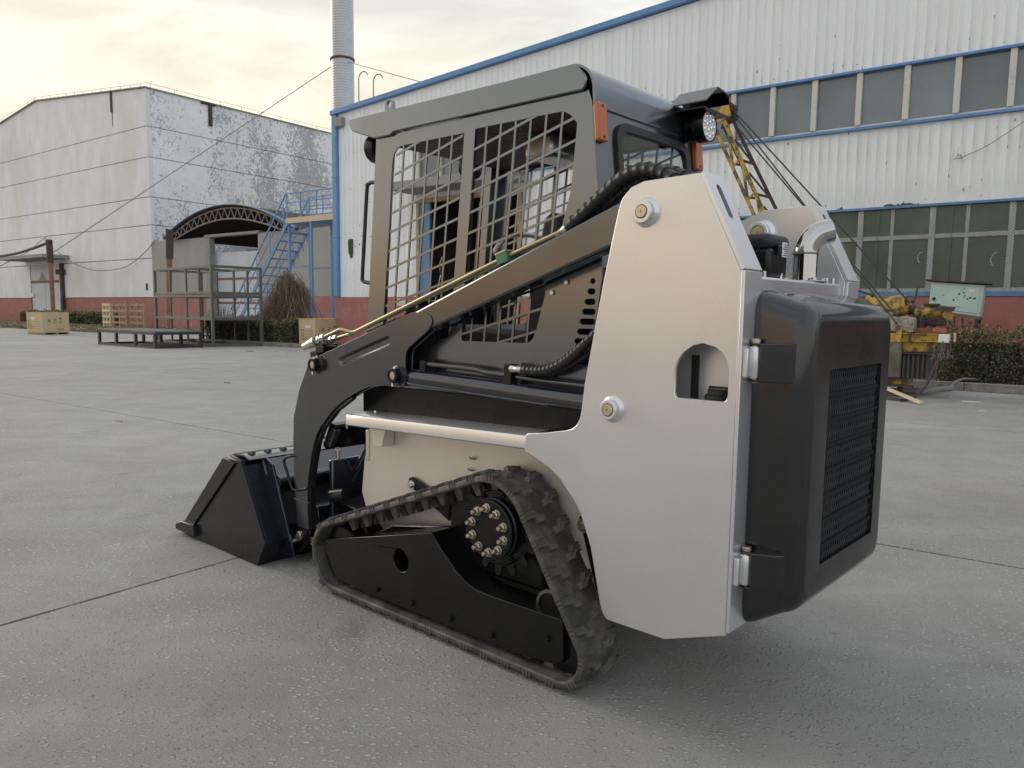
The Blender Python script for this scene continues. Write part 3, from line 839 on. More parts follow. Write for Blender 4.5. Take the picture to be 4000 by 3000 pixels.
# roof and rear shell
arc = []
for k in range(13):
    a = R(90 + k * 82 / 12)
    arc.append((-.845 + .085 * math.cos(a), 1.975 + .085 * math.sin(a)))
outer_ = [(.30, 2.062), (-.30, 2.061)] + arc + [(-.935, 1.92)]
roof = MB().prism(outer_ + offs(outer_, .008)[::-1], -CY + .0005, CY - .0005).build('roof', M['gun'], LD, smooth=50)
MB().prism([(.30, 2.061), (.372, 2.073), (.345, 2.030), (.31, 2.045)], -CY, CY).build('visor', M['gun'], roof)
# rear wall, flat with window cut
p_top, p_bot = Vector((-.9355, 1.92)), Vector((-.985, 1.40))
rd = (p_bot - p_top); rl = rd.length; rdn = rd.normalized(); rnn = Vector((rdn.y, -rdn.x))
if rnn.x > 0: rnn = -rnn
def rear(mbsrc):
    mb = MB(); mb.f = mbsrc.f
    for v in mbsrc.v:      # v = (y, s, h)
        q = p_top + rdn * v[1] + rnn * v[2]
        mb.v.append((q.x, v[0], q.y))
    return mb
wo_ = rpoly([(.252, .025, .075), (-.248, .025, .075), (-.238, .44, .05), (.238, .44, .05)], 8)
wi_ = rpoly([(.222, .052, .060), (-.218, .052, .060), (-.210, .415, .04), (.210, .415, .04)], 8)
wm_ = rpoly([(.236, .040, .068), (-.232, .040, .068), (-.223, .428, .045), (.223, .428, .045)], 8)
rw = rear(MB().prism([(-.361, 0), (.361, 0), (.361, rl), (-.361, rl)], -.006, 0, axis='z', holes=[wm_])).build('rear_wall', M['gun'], LD)
MB().prism([(-.979, 1.40), (-.985, 1.36), (-.962, 1.19), (-.925, .94), (-.919, .94), (-.956, 1.19), (-.979, 1.36)], -.361, .361).build('rear_wall_lower', M['black'], LD)
rear(MB().prism(wo_, -.008, .012, axis='z', holes=[wi_])).build('window_seal', M['seal'], rw, bevel=.005, seg=3)
rear(MB().prism(wm_, -.002, .002, axis='z')).build('window_pane', M['glass'], rw)
for yc_, sgn in ((.338, 1), (-.306, -1)):
    rear(MB().prism(rpoly([(yc_ - .026, -.012, .008), (yc_ + .026, -.012, .008), (yc_ + .026, .112, .008), (yc_ - .026, .112, .008)]), .0, .020, axis='z')).build('reflector', M['amber'], rw, bevel=.004)
    for s_ in (-.001, .100):
        q = p_top + rdn * s_ + rnn * .020
        MB().lathe([(.005, 0), (.005, .0015), (.002, .001)], (q.x, yc_, q.y), (rnn.x, 0, rnn.y), 12).build('screw', M['seal'], rw)
# work lamp with its hood
hood = MB().add([(-.90, -.14, 2.045), (-.99, -.15, 2.045), (-1.05, -.27, 2.085), (-.93, -.30, 2.085), (-1.055, -.32, 2.045), (-1.05, -.30, 2.075),
                 (-.90, -.14, 2.040), (-.99, -.15, 2.040), (-1.05, -.27, 2.080), (-.93, -.30, 2.080)], [(0, 1, 2, 3), (6, 9, 8, 7), (0, 6, 7, 1), (1, 7, 8, 2), (2, 8, 9, 3), (3, 9, 6, 0)])
hood = MB().prism([(-.16, 2.028), (-.245, 2.092), (-.335, 2.080), (-.342, 2.045), (-.337, 2.045), (-.331, 2.074), (-.245, 2.086), (-.16, 2.022)], -1.06, -.90, axis='x')
LM = hood.build('lamp_hood', M['gloss'], LD, bevel=.002)
MB().box(-1.055, -.90, -.345, -.15, 1.999, 2.004).build('lamp_bracket', M['black'], LM)
MB().prism([(-.165, 2.026), (-.245, 2.088), (-.332, 2.076), (-.338, 2.0), (-.165, 2.0)], -.965, -.960, axis='x').build('hood_web', M['black'], LM)
lc = Vector((-1.035, -.240, 1.953))
wl = MB().lathe([(.030, .085), (.040, .080), (.042, .055), (.054, .050), (.058, .044), (.059, .012), (.0585, .002), (.055, .0), (.0535, .006)], lc, (1, 0, 0), 36)
wl.build('lamp_body', M['black'], LM)
fn = MB()
for k in range(5):
    fn.lathe([(.048, .052 + k * .007), (.050, .053 + k * .007), (.050, .055 + k * .007), (.048, .056 + k * .007)], lc, (1, 0, 0), 28)
fn.build('cooling_fins', M['black'], LM)
MB().lathe([(.0535, .0035), (.0535, .0055)], lc, (1, 0, 0), 32).build('lens', M['lampface'], LM)
for rr, nn_ in ((.038, 9), (.016, 4)):
    for k in range(nn_):
        a = 2 * math.pi * k / nn_ + .3
        MB().lathe([(.0085, .003), (.007, .0005), (.003, -.0008)], lc + Vector((0, rr * math.cos(a), rr * math.sin(a))), (1, 0, 0), 12).build('led', M['led'], LM)
for yy in (-.272, -.208):
    MB().tube([(lc.x + .01, yy, 1.99), (lc.x + .01, yy, 2.01)], .003, 8).build('lamp_stud', M['steel'], LM)
MB().lathe([(.02, .06), (.055, .05), (.06, .03), (.06, .0), (.05, -.005)], (.30, .285, 1.955), (-1, 0, 0), 28).build('front_lamp', M['black'], LD)
MB().lathe([(.02, .06), (.055, .05), (.06, .03), (.06, .0), (.05, -.005)], (.30, -.285, 1.955), (-1, 0, 0), 28).build('front_lamp', M['black'], LD)

# cab interior
MB().box(-.90, .12, -.350, .350, 1.935, 1.965).build('headliner', M['quilt'], LD, bevel=.006)
st = MB()
for k in range(-6, 18):
    for sg in (1, -1):
        x0 = -.9 + .07 * k
        q = clip([(x0 - .0012, -.34), (x0 + .0012, -.34), (x0 + sg * .45 + .0012, .34), (x0 + sg * .45 - .0012, .34)], [(-.89, -.34), (.11, -.34), (.11, .34), (-.89, .34)])
        if len(q) > 2: st.prism(q, 1.9335, 1.936, axis='z')
st.build('quilt_stitching', M['stitch'], LD)
for yy in (-.350, .345):
    pad = MB()
    lo, hi = (-.330, 1.14), (-.395, 1.93)
    pad.prism([(hi[0], hi[1]), (lo[0], lo[1]), (lo[0] + .055, lo[1]), (hi[0] + .055, hi[1])], yy, yy + .006)
    pad.build('pillar_pad', M['quilt'], LD)
mb = MB().box(-.62, -.12, -.25, .25, .93, 1.10)
mb.build('seat_box', M['black'], LD)
MB().prism(rpoly([(-.10, 1.10, .03), (-.08, 1.20, .05), (-.55, 1.18, .03), (-.55, 1.10)]), -.22, .22).build('seat_cushion', M['vinyl'], LD, bevel=.03, seg=4)
MB().prism(rpoly([(-.50, 1.17, .03), (-.60, 1.62, .06), (-.68, 1.62, .05), (-.62, 1.15, .03)]), -.20, .20).build('seat_back', M['vinyl'], LD, bevel=.04, seg=4)
for yy in (.17, -.17):
    MB().tube(spline([(.02, yy, .95), (.04, yy, 1.20), (.00, yy, 1.36), (-.02, yy, 1.42)], 5), .011, 10).build('control_lever', M['black'], LD)
    MB().lathe([(.010, 0), (.020, .02), (.022, .06), (.014, .085)], (-.02, yy, 1.40), (-.1, 0, 1), 14).build('lever_grip', M['vinyl'], LD)
fb = MB().obox((-.46, -.245, 1.50), (.10, 0, -1), (0, 1, 0), (1, 0, .1), .26, .003, .018)
fb.obox((-.50, -.247, 1.77), (.10, 0, -1), (0, 1, 0), (1, 0, .1), .05, .003, .028)
fb.build('lap_bar_link', M['hull'], LD)
for zz_ in (1.79, 1.75):
    hexnut(MB(), (-.50, -.243, zz_), (0, 1, 0), .009, .008).build('bolt', M['zinc'], LD)
MB().tube(spline([(-.30, -.20, 1.20), (-.34, -.20, 1.48), (-.36, -.12, 1.56), (-.36, .12, 1.56), (-.34, .20, 1.48)], 6), .011, 10).build('lap_bar', M['steel'], LD)
MB().box(-.375, -.335, -.3435, -.342, 1.66, 1.685).build('warning_label', M['yellowlabel'], LD)
MB().box(.06, .16, -.25, .25, 1.00, 1.30).build('dash_panel', M['black'], LD, bevel=.02)
MB().box(-.60, -.45, -.15, .15, 1.84, 1.93).build('dome_unit', M['steel'], LD, bevel=.02)

# ---- engine cover, exhaust, air filter
cv = MB().box(-1.512, -1.0, -.348, .348, 1.300, 1.362).build('engine_cover', M['silver'], LD, bevel=.008, seg=3)
ex = Vector((-1.452, -.155, 1.362))
ep = MB()
ep.lathe([(.039, 0), (.039, .095)], ex, (0, 0, 1), 32)
exo = ep.build('exhaust_pipe', M['chrome'], LD)
od = Vector((-.78, -.62, 0)).normalized()
bend = []
for k in range(13):
    a = R(78 * k / 12)
    rr = .075
    bend.append(ex + Vector((0, 0, .096)) + od * rr * (1 - math.cos(a)) + Vector((0, 0, rr * math.sin(a))))
ld_ = (bend[-1] - bend[-2]).normalized()
bend.append(bend[-1] + ld_ * .018)
eb = MB().tube(bend, .040, 32, caps=False)
inn = MB().tube(bend[::-1], .0375, 32, caps=False)
eb.v += [tuple(p) for p in inn.v]; o_ = len(eb.v) - len(inn.v)
eb.f += [tuple(i + o_ for i in f_) for f_ in inn.f]
n_ = 32; last = (len(bend) - 1) * n_
for j in range(n_):
    pass
eb.build('exhaust_elbow', M['chrome'], exo, recalc=False)
e_ = bend[-1]
MB().lathe([(.0375, 0), (.0405, 0), (.0405, .002), (.0375, .002)], e_, ld_, 32, close=True).build('outlet_rim', M['chrome'], exo)
MB().lathe([(.001, 0), (.0372, 0)], bend[6], (bend[7] - bend[5]).normalized(), 24).build('bore_plug', M['seal'], exo)  # black disc closing the bore partway round the bend
MB().tube([tuple(ex + Vector((.0405 * math.cos(a), .0405 * math.sin(a), .096))) for a in [2 * math.pi * k / 32 for k in range(32)]], .003, 8, closed=True).build('weld_ring', M['weld'], exo)
MB().prism([(ex.x - .06, ex.y - .05), (ex.x + .06, ex.y - .05), (ex.x + .06, ex.y + .05), (ex.x - .06, ex.y + .05)], 1.3625, 1.3685, axis='z').build('exhaust_flange', M['steel'], exo, bevel=.002)
for sx_, sy_ in ((1, 1), (1, -1), (-1, 1), (-1, -1)):
    hexnut(MB(), (ex.x + sx_ * .047, ex.y + sy_ * .038, 1.3685), (0, 0, 1), .010, .008).build('flange_bolt', M['steel'], exo)
for px, py in ((-1.475, .22), (-1.475, .10), (-1.478, -.285), (-1.486, -.325)):
    MB().lathe([(.009, 0), (.009, .003), (.0065, .004), (.0065, .018), (.005, .020)], (px, py, 1.362), (0, 0, 1), 12).build('cover_bolt', M['steel'], cv)
af = MB().lathe([(.02, -.075), (.055, -.073), (.062, -.065), (.064, .0), (.064, .05), (.058, .060), (.02, .064)], (-1.40, .12, 1.430), (0, 1, -.0), 28)
afo = af.build('air_filter', M['black'], LD)
MB().box(-1.48, -1.34, .06, .20, 1.365, 1.455).build('filter_box', M['black'], afo, bevel=.012)
MB().box(-1.482, -1.32, .05, .21, 1.452, 1.497).build('filter_lid', M['seal'], afo, bevel=.018, seg=3)
MB().box(-1.4835, -1.4815, .075, .115, 1.430, 1.475).build('filter_label', M['whitelabel'], afo)
for k in range(6):
    MB().box(-1.4845, -1.4835, .078, .078 + .03 - .004 * (k % 3), 1.434 + .0065 * k, 1.4365 + .0065 * k).build('print', M['ink'], afo)
MB().box(-1.492, -1.475, .135, .160, 1.435, 1.462).build('filter_latch', M['black'], afo, bevel=.003)

# ---- rear door
def rrect(y0, y1, z0, z1, r_, n=6):
    r_ = max(r_, .002); out = []
    for cx_, cz_, a0 in ((y1 - r_, z1 - r_, 0), (y0 + r_, z1 - r_, 90), (y0 + r_, z0 + r_, 180), (y1 - r_, z0 + r_, 270)):
        for k in range(n + 1):
            a = R(a0 + 90 * k / n)
            out.append((cx_ + r_ * math.cos(a), cz_ + r_ * math.sin(a)))
    return out
secs = [(-1.531, .388, .340, 1.322, .066), (-1.545, .388, .345, 1.320, .068), (-1.60, .381, .376, 1.302, .072), (-1.628, .378, .392, 1.293, .074)]
for k in range(1, 9):
    a = R(90 * k / 8)
    ins = .058 * (1 - math.cos(a)); dx = .058 * math.sin(a)
    secs.append((-1.628 - dx, .378 - ins, .392 + ins * 1.0 + dx * .25, 1.293 - ins * .95 - dx * .2, max(.074 - ins * .75, .02)))
mb = MB()
loops = [[(x, y, z) for y, z in rrect(-hy, hy, z0, z1, r_)] for x, hy, z0, z1, r_ in secs]
mb.loft(loops, caps=(False, False))
lastl = loops[-1]; XR = secs[-1][0]
hole = rpoly([(.225, .525, .012), (.225, 1.098, .012), (-.248, 1.098, .012), (-.248, .525, .012)])
tri = tessellate_polygon([[Vector((p[1], p[2], 0)) for p in lastl], [Vector((p[0], p[1], 0)) for p in hole]])
allp = [(XR, p[1], p[2]) for p in lastl] + [(XR, p[0], p[1]) for p in hole]
mb.add(allp, [tuple(t) for t in tri])
nh = len(hole)
mb.add([(XR, p[0], p[1]) for p in hole] + [(XR + .035, p[0], p[1]) for p in hole], [(i, (i + 1) % nh, nh + (i + 1) % nh, nh + i) for i in range(nh)])
me_bm = mb
rdo = me_bm.build('rear_door', M['gloss'], LD, smooth=40)
bm = bmesh.new(); bm.from_mesh(rdo.data); bmesh.ops.remove_doubles(bm, verts=bm.verts, dist=1e-5); bmesh.ops.recalc_face_normals(bm, faces=bm.faces); bm.to_mesh(rdo.data); bm.free()
rdo.data.set_sharp_from_angle(angle=R(40))
rdo.data.materials.append(M['dusty'])
for p_ in rdo.data.polygons:
    if p_.normal.x < -.93: p_.material_index = 1
for k in range(7):
    z = .578 + .0745 * k
    MB().obox((XR + .007, -.012, z), (0, 1, 0), (1, 0, .12), (-.12, 0, 1), .235, .003, .0060).build('louver', M['matte'], rdo)
# expanded metal screen
em = MB(); XS = XR + .016
ny, nzz = 50, 22
dy = .474 / ny; dzz = .576 / nzz
for c_ in range(ny + 1):
    yy = .226 - dy * c_
    for r_ in range(nzz):
        za_, zb_ = .524 + dzz * r_, .524 + dzz * (r_ + 1)
        o_ = dy * .46 * (1 if (c_ + r_) % 2 else -1)
        ya_, yb_ = yy + o_, yy - o_
        t_ = .0015
        em.add([(XS, ya_ - t_, za_), (XS, yb_ - t_, zb_), (XS - .0025, yb_ + t_, zb_), (XS - .0025, ya_ + t_, za_),
                (XS + .0012, ya_ - t_, za_), (XS + .0012, yb_ - t_, zb_), (XS - .0013, yb_ + t_, zb_), (XS - .0013, ya_ + t_, za_)],
               [(0, 1, 2, 3), (7, 6, 5, 4), (3, 2, 6, 7), (0, 4, 5, 1)])
tag(em.build('mesh_screen', M['screen'], rdo, smooth=0, recalc=False), kind='stuff')
MB().box(XR + .075, XR + .085, -.10, .30, .46, 1.16).build('radiator', M['radiator'], rdo)
MB().box(XR + .10, XR + .11, -.32, .30, .45, 1.16).build('inner_panel', M['black'], rdo)
for zc in (1.120, .527):
    hb = MB().lathe([(.018, -.044), (.020, -.040), (.020, .040), (.018, .044)], (-1.545, .408, zc), (0, 0, 1), 20).build('hinge_barrel', M['silver'], LD)
    MB().box(-1.545, -1.5297, .400, .458, zc - .040, zc + .040).build('hinge_leaf', M['silver'], hb, bevel=.003)
    MB().lathe([(.011, -.056), (.011, .056), (.014, .056), (.014, .064), (.012, .066)], (-1.545, .408, zc), (0, 0, 1), 16).build('hinge_pin', M['zinc'], hb)
    hk = MB().prism(rpoly([(-1.528, .425, .012), (-1.566, .428, .012), (-1.63, .398, .02), (-1.645, .372), (-1.56, .372), (-1.548, .385)]), zc - .054, zc - .047, axis='z')
    hk.prism(rpoly([(-1.528, .425, .012), (-1.566, .428, .012), (-1.63, .398, .02), (-1.645, .372), (-1.56, .372), (-1.548, .385)]), zc + .047, zc + .054, axis='z')
    hk.prism(rpoly([(-1.566, .429), (-1.632, .399, .02), (-1.648, .370), (-1.64, .370), (-1.626, .392, .02), (-1.566, .421)]), zc - .054, zc + .054, axis='z')
    hk.build('hinge_bracket', M['gloss'], rdo, bevel=.003)
MB().lathe([(.014, 0), (.014, .06)], (-1.60, -.375, .83), (0, -1, 0), 16).build('striker', M['black'], rdo)
MB().box(-1.66, -1.55, -.395, -.378, .93, 1.05).build('latch_plate', M['black'], rdo)

# ---- bucket
YB_ = .57
bside = [(1.169, .502), (1.020, .505), (.807, .132), (.883, .004), (1.500, .004), (1.640, .004), (1.640, .075)]
bk = MB()
shell = [(1.150, .520), (1.020, .505), (.807, .132), (.883, .004), (1.700, .004)]
inner_s = [(1.700, .012), (.888, .014), (.819, .132), (1.027, .495), (1.150, .511)]
bk.prism(shell + inner_s, -YB_ + .012, YB_ - .012)
bko = bk.build('bucket', M['bucket'], LD, bevel=.002)
for sg in (1, -1):
    MB().prism(bside, YB_ - .012, YB_).flip(sg).build('bucket_side', M['bucket'], bko, bevel=.002)
    MB().prism([(1.172, .505), (1.060, .489), (1.531, .078), (1.640, .078)], YB_ + .0005, YB_ + .012).flip(sg).build('wear_strip', M['bucket'], bko, bevel=.002)
    MB().prism([(1.715, .026), (1.715, .058), (1.640, .086), (1.508, .086), (1.490, .026)], YB_ - .02, YB_ + .026).flip(sg).build('lip_block', M['bucket'], bko, bevel=.004)
    # mounting plates on the back
    MB().prism([(1.024, .505), (.995, .516), (.924, .485), (.742, .049), (.86, .045), (.807, .132)], .440, .452).flip(sg).build('mount_plate', M['navy'], bko, bevel=.002)
    MB().prism([(1.0, .47), (.93, .44), (.77, .06), (.86, .05), (.815, .132)], .285, .297).flip(sg).build('mount_plate', M['navy'], bko, bevel=.002)
    for (xa, za, xb, zb) in ((1.000, .505, .965, .430), (.905, .307, .868, .230), (.835, .178, .812, .120)):
        MB().tube([(xa + .012, .4535, za - .004), (xb + .012, .4535, zb - .004)], .005, 8).flip(sg).build('weld_bead', M['weld'], bko)
    MB().tube([(.930, .2985, .40), (.800, .2985, .14)], .005, 8).flip(sg).build('weld_bead', M['weld'], bko)
    ear = rpoly([(.845, .190), (.700, .222, .05), (.652, .188, .05), (.680, .130, .03), (.766, .060), (.80, .10)])
    eo = MB().prism(ear, .400, .412).flip(sg).build('hitch_ear', M['black'], bko, bevel=.002)
    MB().prism(ear, .345, .357).flip(sg).build('hitch_ear', M['black'], bko, bevel=.002)
    tab = rpoly([(.725, .186, .02), (.722, .140, .02), (.796, .098, .014), (.812, .122, .014)])
    MB().prism(tab, .4125, .418).flip(sg).build('pin_tab', M['brassbolt'], bko, bevel=.001)
    MB().lathe([(.020, 0), (.020, .008), (.016, .011)], (.742, .418, .156), (0, 1, 0), 20).flip(sg).build('hitch_pin', M['brassbolt'], bko)
    mb = MB(); hexnut(mb, (.798, .418, .113), (0, 1, 0), .010, .014)
    mb.flip(sg).build('bolt', M['zinc'], bko)
tb_ = MB().prism([(1.150, .521), (1.04, .530), (.985, .512), (.985, .505), (1.04, .522), (1.150, .513)], -.54, .54)
tb_.build('top_rail', M['navy'], bko)
for k in range(12):
    yy = .49 - .0895 * k
    MB().lathe([(.022, .0), (.022, .010), (.014, .011), (.013, .002)], (1.055, yy, .5235), (.15, 0, 1), 18).build('edge_boss', M['navy'], bko)
MB().tube([(.90, -.44, .40), (.90, .44, .40)], .030, 20).build('back_tube', M['navy'], bko)
MB().prism([(.985, .505), (.90, .43), (.905, .42), (.99, .495)], -.44, .44).build('back_flap', M['navy'], bko)
MB().prism([(.76, .30), (.70, .29), (.66, .10), (.74, .06), (.80, .10)], -.345, .345).build('coupler_frame', M['navy'], bko, bevel=.004)
# ================================================================ the yard
# yard frame: x to the right along the facades, y away from the camera, turned -36.2 deg
TB = R(53.80)
EX, EY = Vector((math.sin(TB), -math.cos(TB), 0)), Vector((math.cos(TB), math.sin(TB), 0))
RZ = -(math.pi / 2 - TB)
def Wp(x, y, z=0): return EX * x + EY * y + Vector((0, 0, z))
def wthing(name, label, cat, bx, by, group=None, z=0):
    o = empty(name, Wp(bx, by, z), RZ)
    tag(o, label, cat, group)
    o['bx'] = bx; o['by'] = by; o['bz'] = float(z)
    return o
def wb(mb, name, m, root, bevel=0, seg=2, smooth=35, parent=None, recalc=True):
    return mb.build(name, m, parent or root, bevel=bevel, seg=seg, smooth=smooth, off=(root['bx'], root['by'], root['bz']), recalc=recalc)
def wsolo(mb, name, m, label, cat, bx, by, group=None, bevel=0, smooth=35, kind=None, recalc=True, seg=2):
    o = mb.build(name, m, None, bevel=bevel, seg=seg, smooth=smooth, off=(bx, by, 0), recalc=recalc)
    o.location = Wp(bx, by, 0); o.rotation_euler = (0, 0, RZ)
    return tag(o, label, cat, group, kind)

# ---- ground materials
def ground_mat(name, base, chips=True):
    m = bpy.data.materials.new(name); m.use_nodes = True
    t = m.node_tree; L = t.links; b = t.nodes['Principled BSDF']
    geo = t.nodes.new('ShaderNodeNewGeometry')
    pos = geo.outputs['Position']
    def noise(sc, d=5, ro=.6, dist=0):
        n_ = t.nodes.new('ShaderNodeTexNoise'); n_.inputs['Scale'].default_value = sc; n_.inputs['Detail'].default_value = d
        n_.inputs['Roughness'].default_value = ro; n_.inputs['Distortion'].default_value = dist
        L.new(pos, n_.inputs['Vector']); return n_
    def ramp(src, p0, p1, c0, c1):
        r_ = t.nodes.new('ShaderNodeValToRGB'); r_.color_ramp.elements[0].position = p0; r_.color_ramp.elements[1].position = p1
        r_.color_ramp.elements[0].color = (*c0, 1); r_.color_ramp.elements[1].color = (*c1, 1)
        L.new(src, r_.inputs[0]); return r_
    def mixc(fac, a, bb, mode='MIX'):
        x = t.nodes.new('ShaderNodeMix'); x.data_type = 'RGBA'; x.blend_type = mode
        if isinstance(fac, float): x.inputs['Factor'].default_value = fac
        else: L.new(fac, x.inputs['Factor'])
        for k, v in (('A', a), ('B', bb)):
            if isinstance(v, tuple): x.inputs[k].default_value = (*v, 1)
            else: L.new(v, x.inputs[k])
        return x.outputs['Result']
    big = ramp(noise(.35, 6, .6).outputs['Fac'], .35, .68, tuple(c * .88 for c in base), tuple(c * 1.10 for c in base))
    mid = ramp(noise(2.2, 7, .62, .6).outputs['Fac'], .35, .70, (.88, .88, .88), (1.06, 1.06, 1.06))
    col = mixc(1.0, big.outputs[0], mid.outputs[0], 'MULTIPLY')
    warm = ramp(noise(.55, 5, .6, .8).outputs['Fac'], .56, .75, (0, 0, 0), (1, 1, 1))
    wf = t.nodes.new('ShaderNodeMath'); wf.operation = 'MULTIPLY'; wf.inputs[1].default_value = .65
    L.new(warm.outputs[0], wf.inputs[0])
    col = mixc(wf.outputs[0], col, (base[0] * .92, base[1] * .84, base[2] * .72))
    mp2 = t.nodes.new('ShaderNodeMapping'); mp2.inputs['Scale'].default_value = (.25, 2.2, 1); mp2.inputs['Rotation'].default_value = (0, 0, R(-52))
    L.new(pos, mp2.inputs[0])
    n5 = t.nodes.new('ShaderNodeTexNoise'); n5.inputs['Scale'].default_value = 1.0; n5.inputs['Detail'].default_value = 8; n5.inputs['Roughness'].default_value = .65; n5.inputs['Distortion'].default_value = .7
    L.new(mp2.outputs[0], n5.inputs['Vector'])
    trail = ramp(n5.outputs['Fac'], .36, .66, (.92, .912, .90), (1.03, 1.03, 1.03))
    col = mixc(1.0, col, trail.outputs[0], 'MULTIPLY')
    oil = ramp(noise(1.1, 6, .62, 1.2).outputs['Fac'], .60, .76, (1, 1, 1), (.74, .72, .69))
    col = mixc(1.0, col, oil.outputs[0], 'MULTIPLY')
    fine = ramp(noise(170, 4, .7).outputs['Fac'], .28, .72, (.70, .70, .70), (1.28, 1.28, 1.27))
    col = mixc(.9, col, fine.outputs[0], 'MULTIPLY')
    # exposed aggregate; the pale chip colour also paints in its glints
    mpn = t.nodes.new('ShaderNodeMapping'); mpn.inputs['Scale'].default_value = (44, 62, 50); mpn.inputs['Rotation'].default_value = (0, 0, R(20))
    L.new(pos, mpn.inputs[0])
    nd = noise(30, 2)
    ad = t.nodes.new('ShaderNodeMixRGB'); ad.blend_type = 'ADD'; ad.inputs[0].default_value = 1.6
    L.new(mpn.outputs[0], ad.inputs[1]); L.new(nd.outputs['Color'], ad.inputs[2])
    vo = t.nodes.new('ShaderNodeTexVoronoi'); vo.inputs['Scale'].default_value = 1.0; vo.inputs['Randomness'].default_value = 1
    L.new(ad.outputs[0], vo.inputs['Vector'])
    sp = t.nodes.new('ShaderNodeSeparateColor'); L.new(vo.outputs['Color'], sp.inputs[0])
    dist = ramp(vo.outputs['Distance'], .30, .46, (1, 1, 1), (0, 0, 0))
    sel = ramp(sp.outputs[0], .50, .85, (0, 0, 0), (1, 1, 1))
    dens = ramp(noise(.8, 4, .6, 1.0).outputs['Fac'], .36, .60, (.12, .12, .12), (1, 1, 1))
    f1 = t.nodes.new('ShaderNodeMath'); f1.operation = 'MULTIPLY'; L.new(dist.outputs[0], f1.inputs[0]); L.new(sel.outputs[0], f1.inputs[1])
    f2 = t.nodes.new('ShaderNodeMath'); f2.operation = 'MULTIPLY'; L.new(f1.outputs[0], f2.inputs[0]); L.new(dens.outputs[0], f2.inputs[1])
    f3 = t.nodes.new('ShaderNodeMath'); f3.operation = 'MULTIPLY'; L.new(f2.outputs[0], f3.inputs[0]); f3.inputs[1].default_value = .78 if chips else .2
    col = mixc(f3.outputs[0], col, (.70, .69, .67))
    # dark specks
    sel2 = ramp(sp.outputs[1], .90, .97, (0, 0, 0), (1, 1, 1))
    g1 = t.nodes.new('ShaderNodeMath'); g1.operation = 'MULTIPLY'; L.new(dist.outputs[0], g1.inputs[0]); L.new(sel2.outputs[0], g1.inputs[1])
    g2 = t.nodes.new('ShaderNodeMath'); g2.operation = 'MULTIPLY'; L.new(g1.outputs[0], g2.inputs[0]); g2.inputs[1].default_value = .35
    col = mixc(g2.outputs[0], col, (.12, .118, .112))
    L.new(col, b.inputs['Base Color'])
    rr = t.nodes.new('ShaderNodeMapRange'); rr.inputs['To Min'].default_value = .72; rr.inputs['To Max'].default_value = .35
    L.new(f2.outputs[0], rr.inputs['Value']); L.new(rr.outputs[0], b.inputs['Roughness'])
    bp = t.nodes.new('ShaderNodeBump'); bp.inputs['Strength'].default_value = 1.0; bp.inputs['Distance'].default_value = .011
    hm = t.nodes.new('ShaderNodeMath'); hm.operation = 'MULTIPLY_ADD'; hm.inputs[1].default_value = .8
    L.new(f1.outputs[0], hm.inputs[0]); L.new(noise(120, 5, .7).outputs['Fac'], hm.inputs[2])
    L.new(hm.outputs[0], bp.inputs['Height']); L.new(bp.outputs[0], b.inputs['Normal'])
    return m
M['concrete'] = ground_mat('yard_concrete', (.40, .388, .368))
M['jointdirt'] = mat('joint_dirt', (.10, .095, .085), .9, var=.3, vscale=20)
M['kerb'] = mat('kerb_concrete', (.22, .20, .185), .85, var=.25, vscale=9, bump=.5, bscale=40, dirt=(.12, .11, .09), dirt_scale=4)
M['soil'] = mat('planting_soil', (.13, .11, .085), .95, var=.4, vscale=8, bump=1.0, bscale=25)
M['dado'] = mat('red_dado_paint', (.34, .135, .12), .8, var=.12, vscale=2.5, bump=.2, bscale=30, dirt=(.42, .22, .19), dirt_lo=.55, dirt_hi=.75, dirt_scale=2)
M['blue'] = mat('blue_paint', (.11, .25, .49), .5, var=.12, vscale=5, dirt=(.16, .25, .38), dirt_lo=.55, dirt_hi=.8, dirt_scale=6)
M['bluedirty'] = mat('weathered_blue_paint', (.10, .22, .38), .55, var=.2, vscale=8, dirt=(.16, .13, .11), dirt_lo=.55, dirt_hi=.72, dirt_scale=5)
M['clad'] = mat('cladding', (.80, .82, .835), .5, var=.04, vscale=1.2, dirt=(.60, .59, .57), dirt_lo=.50, dirt_hi=.80, dirt_scale=1.5, stretch=(3, 3, .35), orand=.035)
M['clad2'] = mat('cladding_lower', (.78, .80, .81), .5, var=.05, vscale=1.5, dirt=(.56, .55, .52), dirt_lo=.48, dirt_hi=.78, dirt_scale=1.8, stretch=(3, 3, .4), orand=.045)
M['upglass'] = mat('grey_window_glass', (.145, .18, .21), .10, 0, spec=.8, bump=.04, bscale=1.5, dirt=(.14, .15, .155), dirt_lo=.5, dirt_hi=.9, dirt_scale=.8, var=.2, vscale=.7, orand=.22)
M['lowglass'] = mat('green_window_glass', (.075, .125, .10), .14, 0, spec=.6, bump=.05, bscale=2, dirt=(.10, .125, .10), dirt_lo=.45, dirt_hi=.8, dirt_scale=2.2, var=.25, vscale=1.5, orand=.2)
M['wframe'] = mat('white_window_frame', (.58, .56, .50), .6, var=.06, vscale=6, dirt=(.42, .38, .30), dirt_lo=.55, dirt_hi=.75, dirt_scale=5)
M['gframe'] = mat('grey_window_frame', (.50, .52, .49), .6, var=.08, vscale=6, dirt=(.34, .34, .31), dirt_lo=.5, dirt_hi=.75, dirt_scale=5)
M['rustdark'] = mat('dark_rusty_steel', (.055, .042, .036), .8, var=.3, vscale=8, dirt=(.13, .065, .04), dirt_lo=.5, dirt_hi=.75, dirt_scale=6)
M['rust'] = mat('orange_rust', (.26, .12, .06), .85, var=.3, vscale=6, dirt=(.14, .07, .045), dirt_lo=.45, dirt_hi=.75, dirt_scale=5, bump=.4, bscale=40)
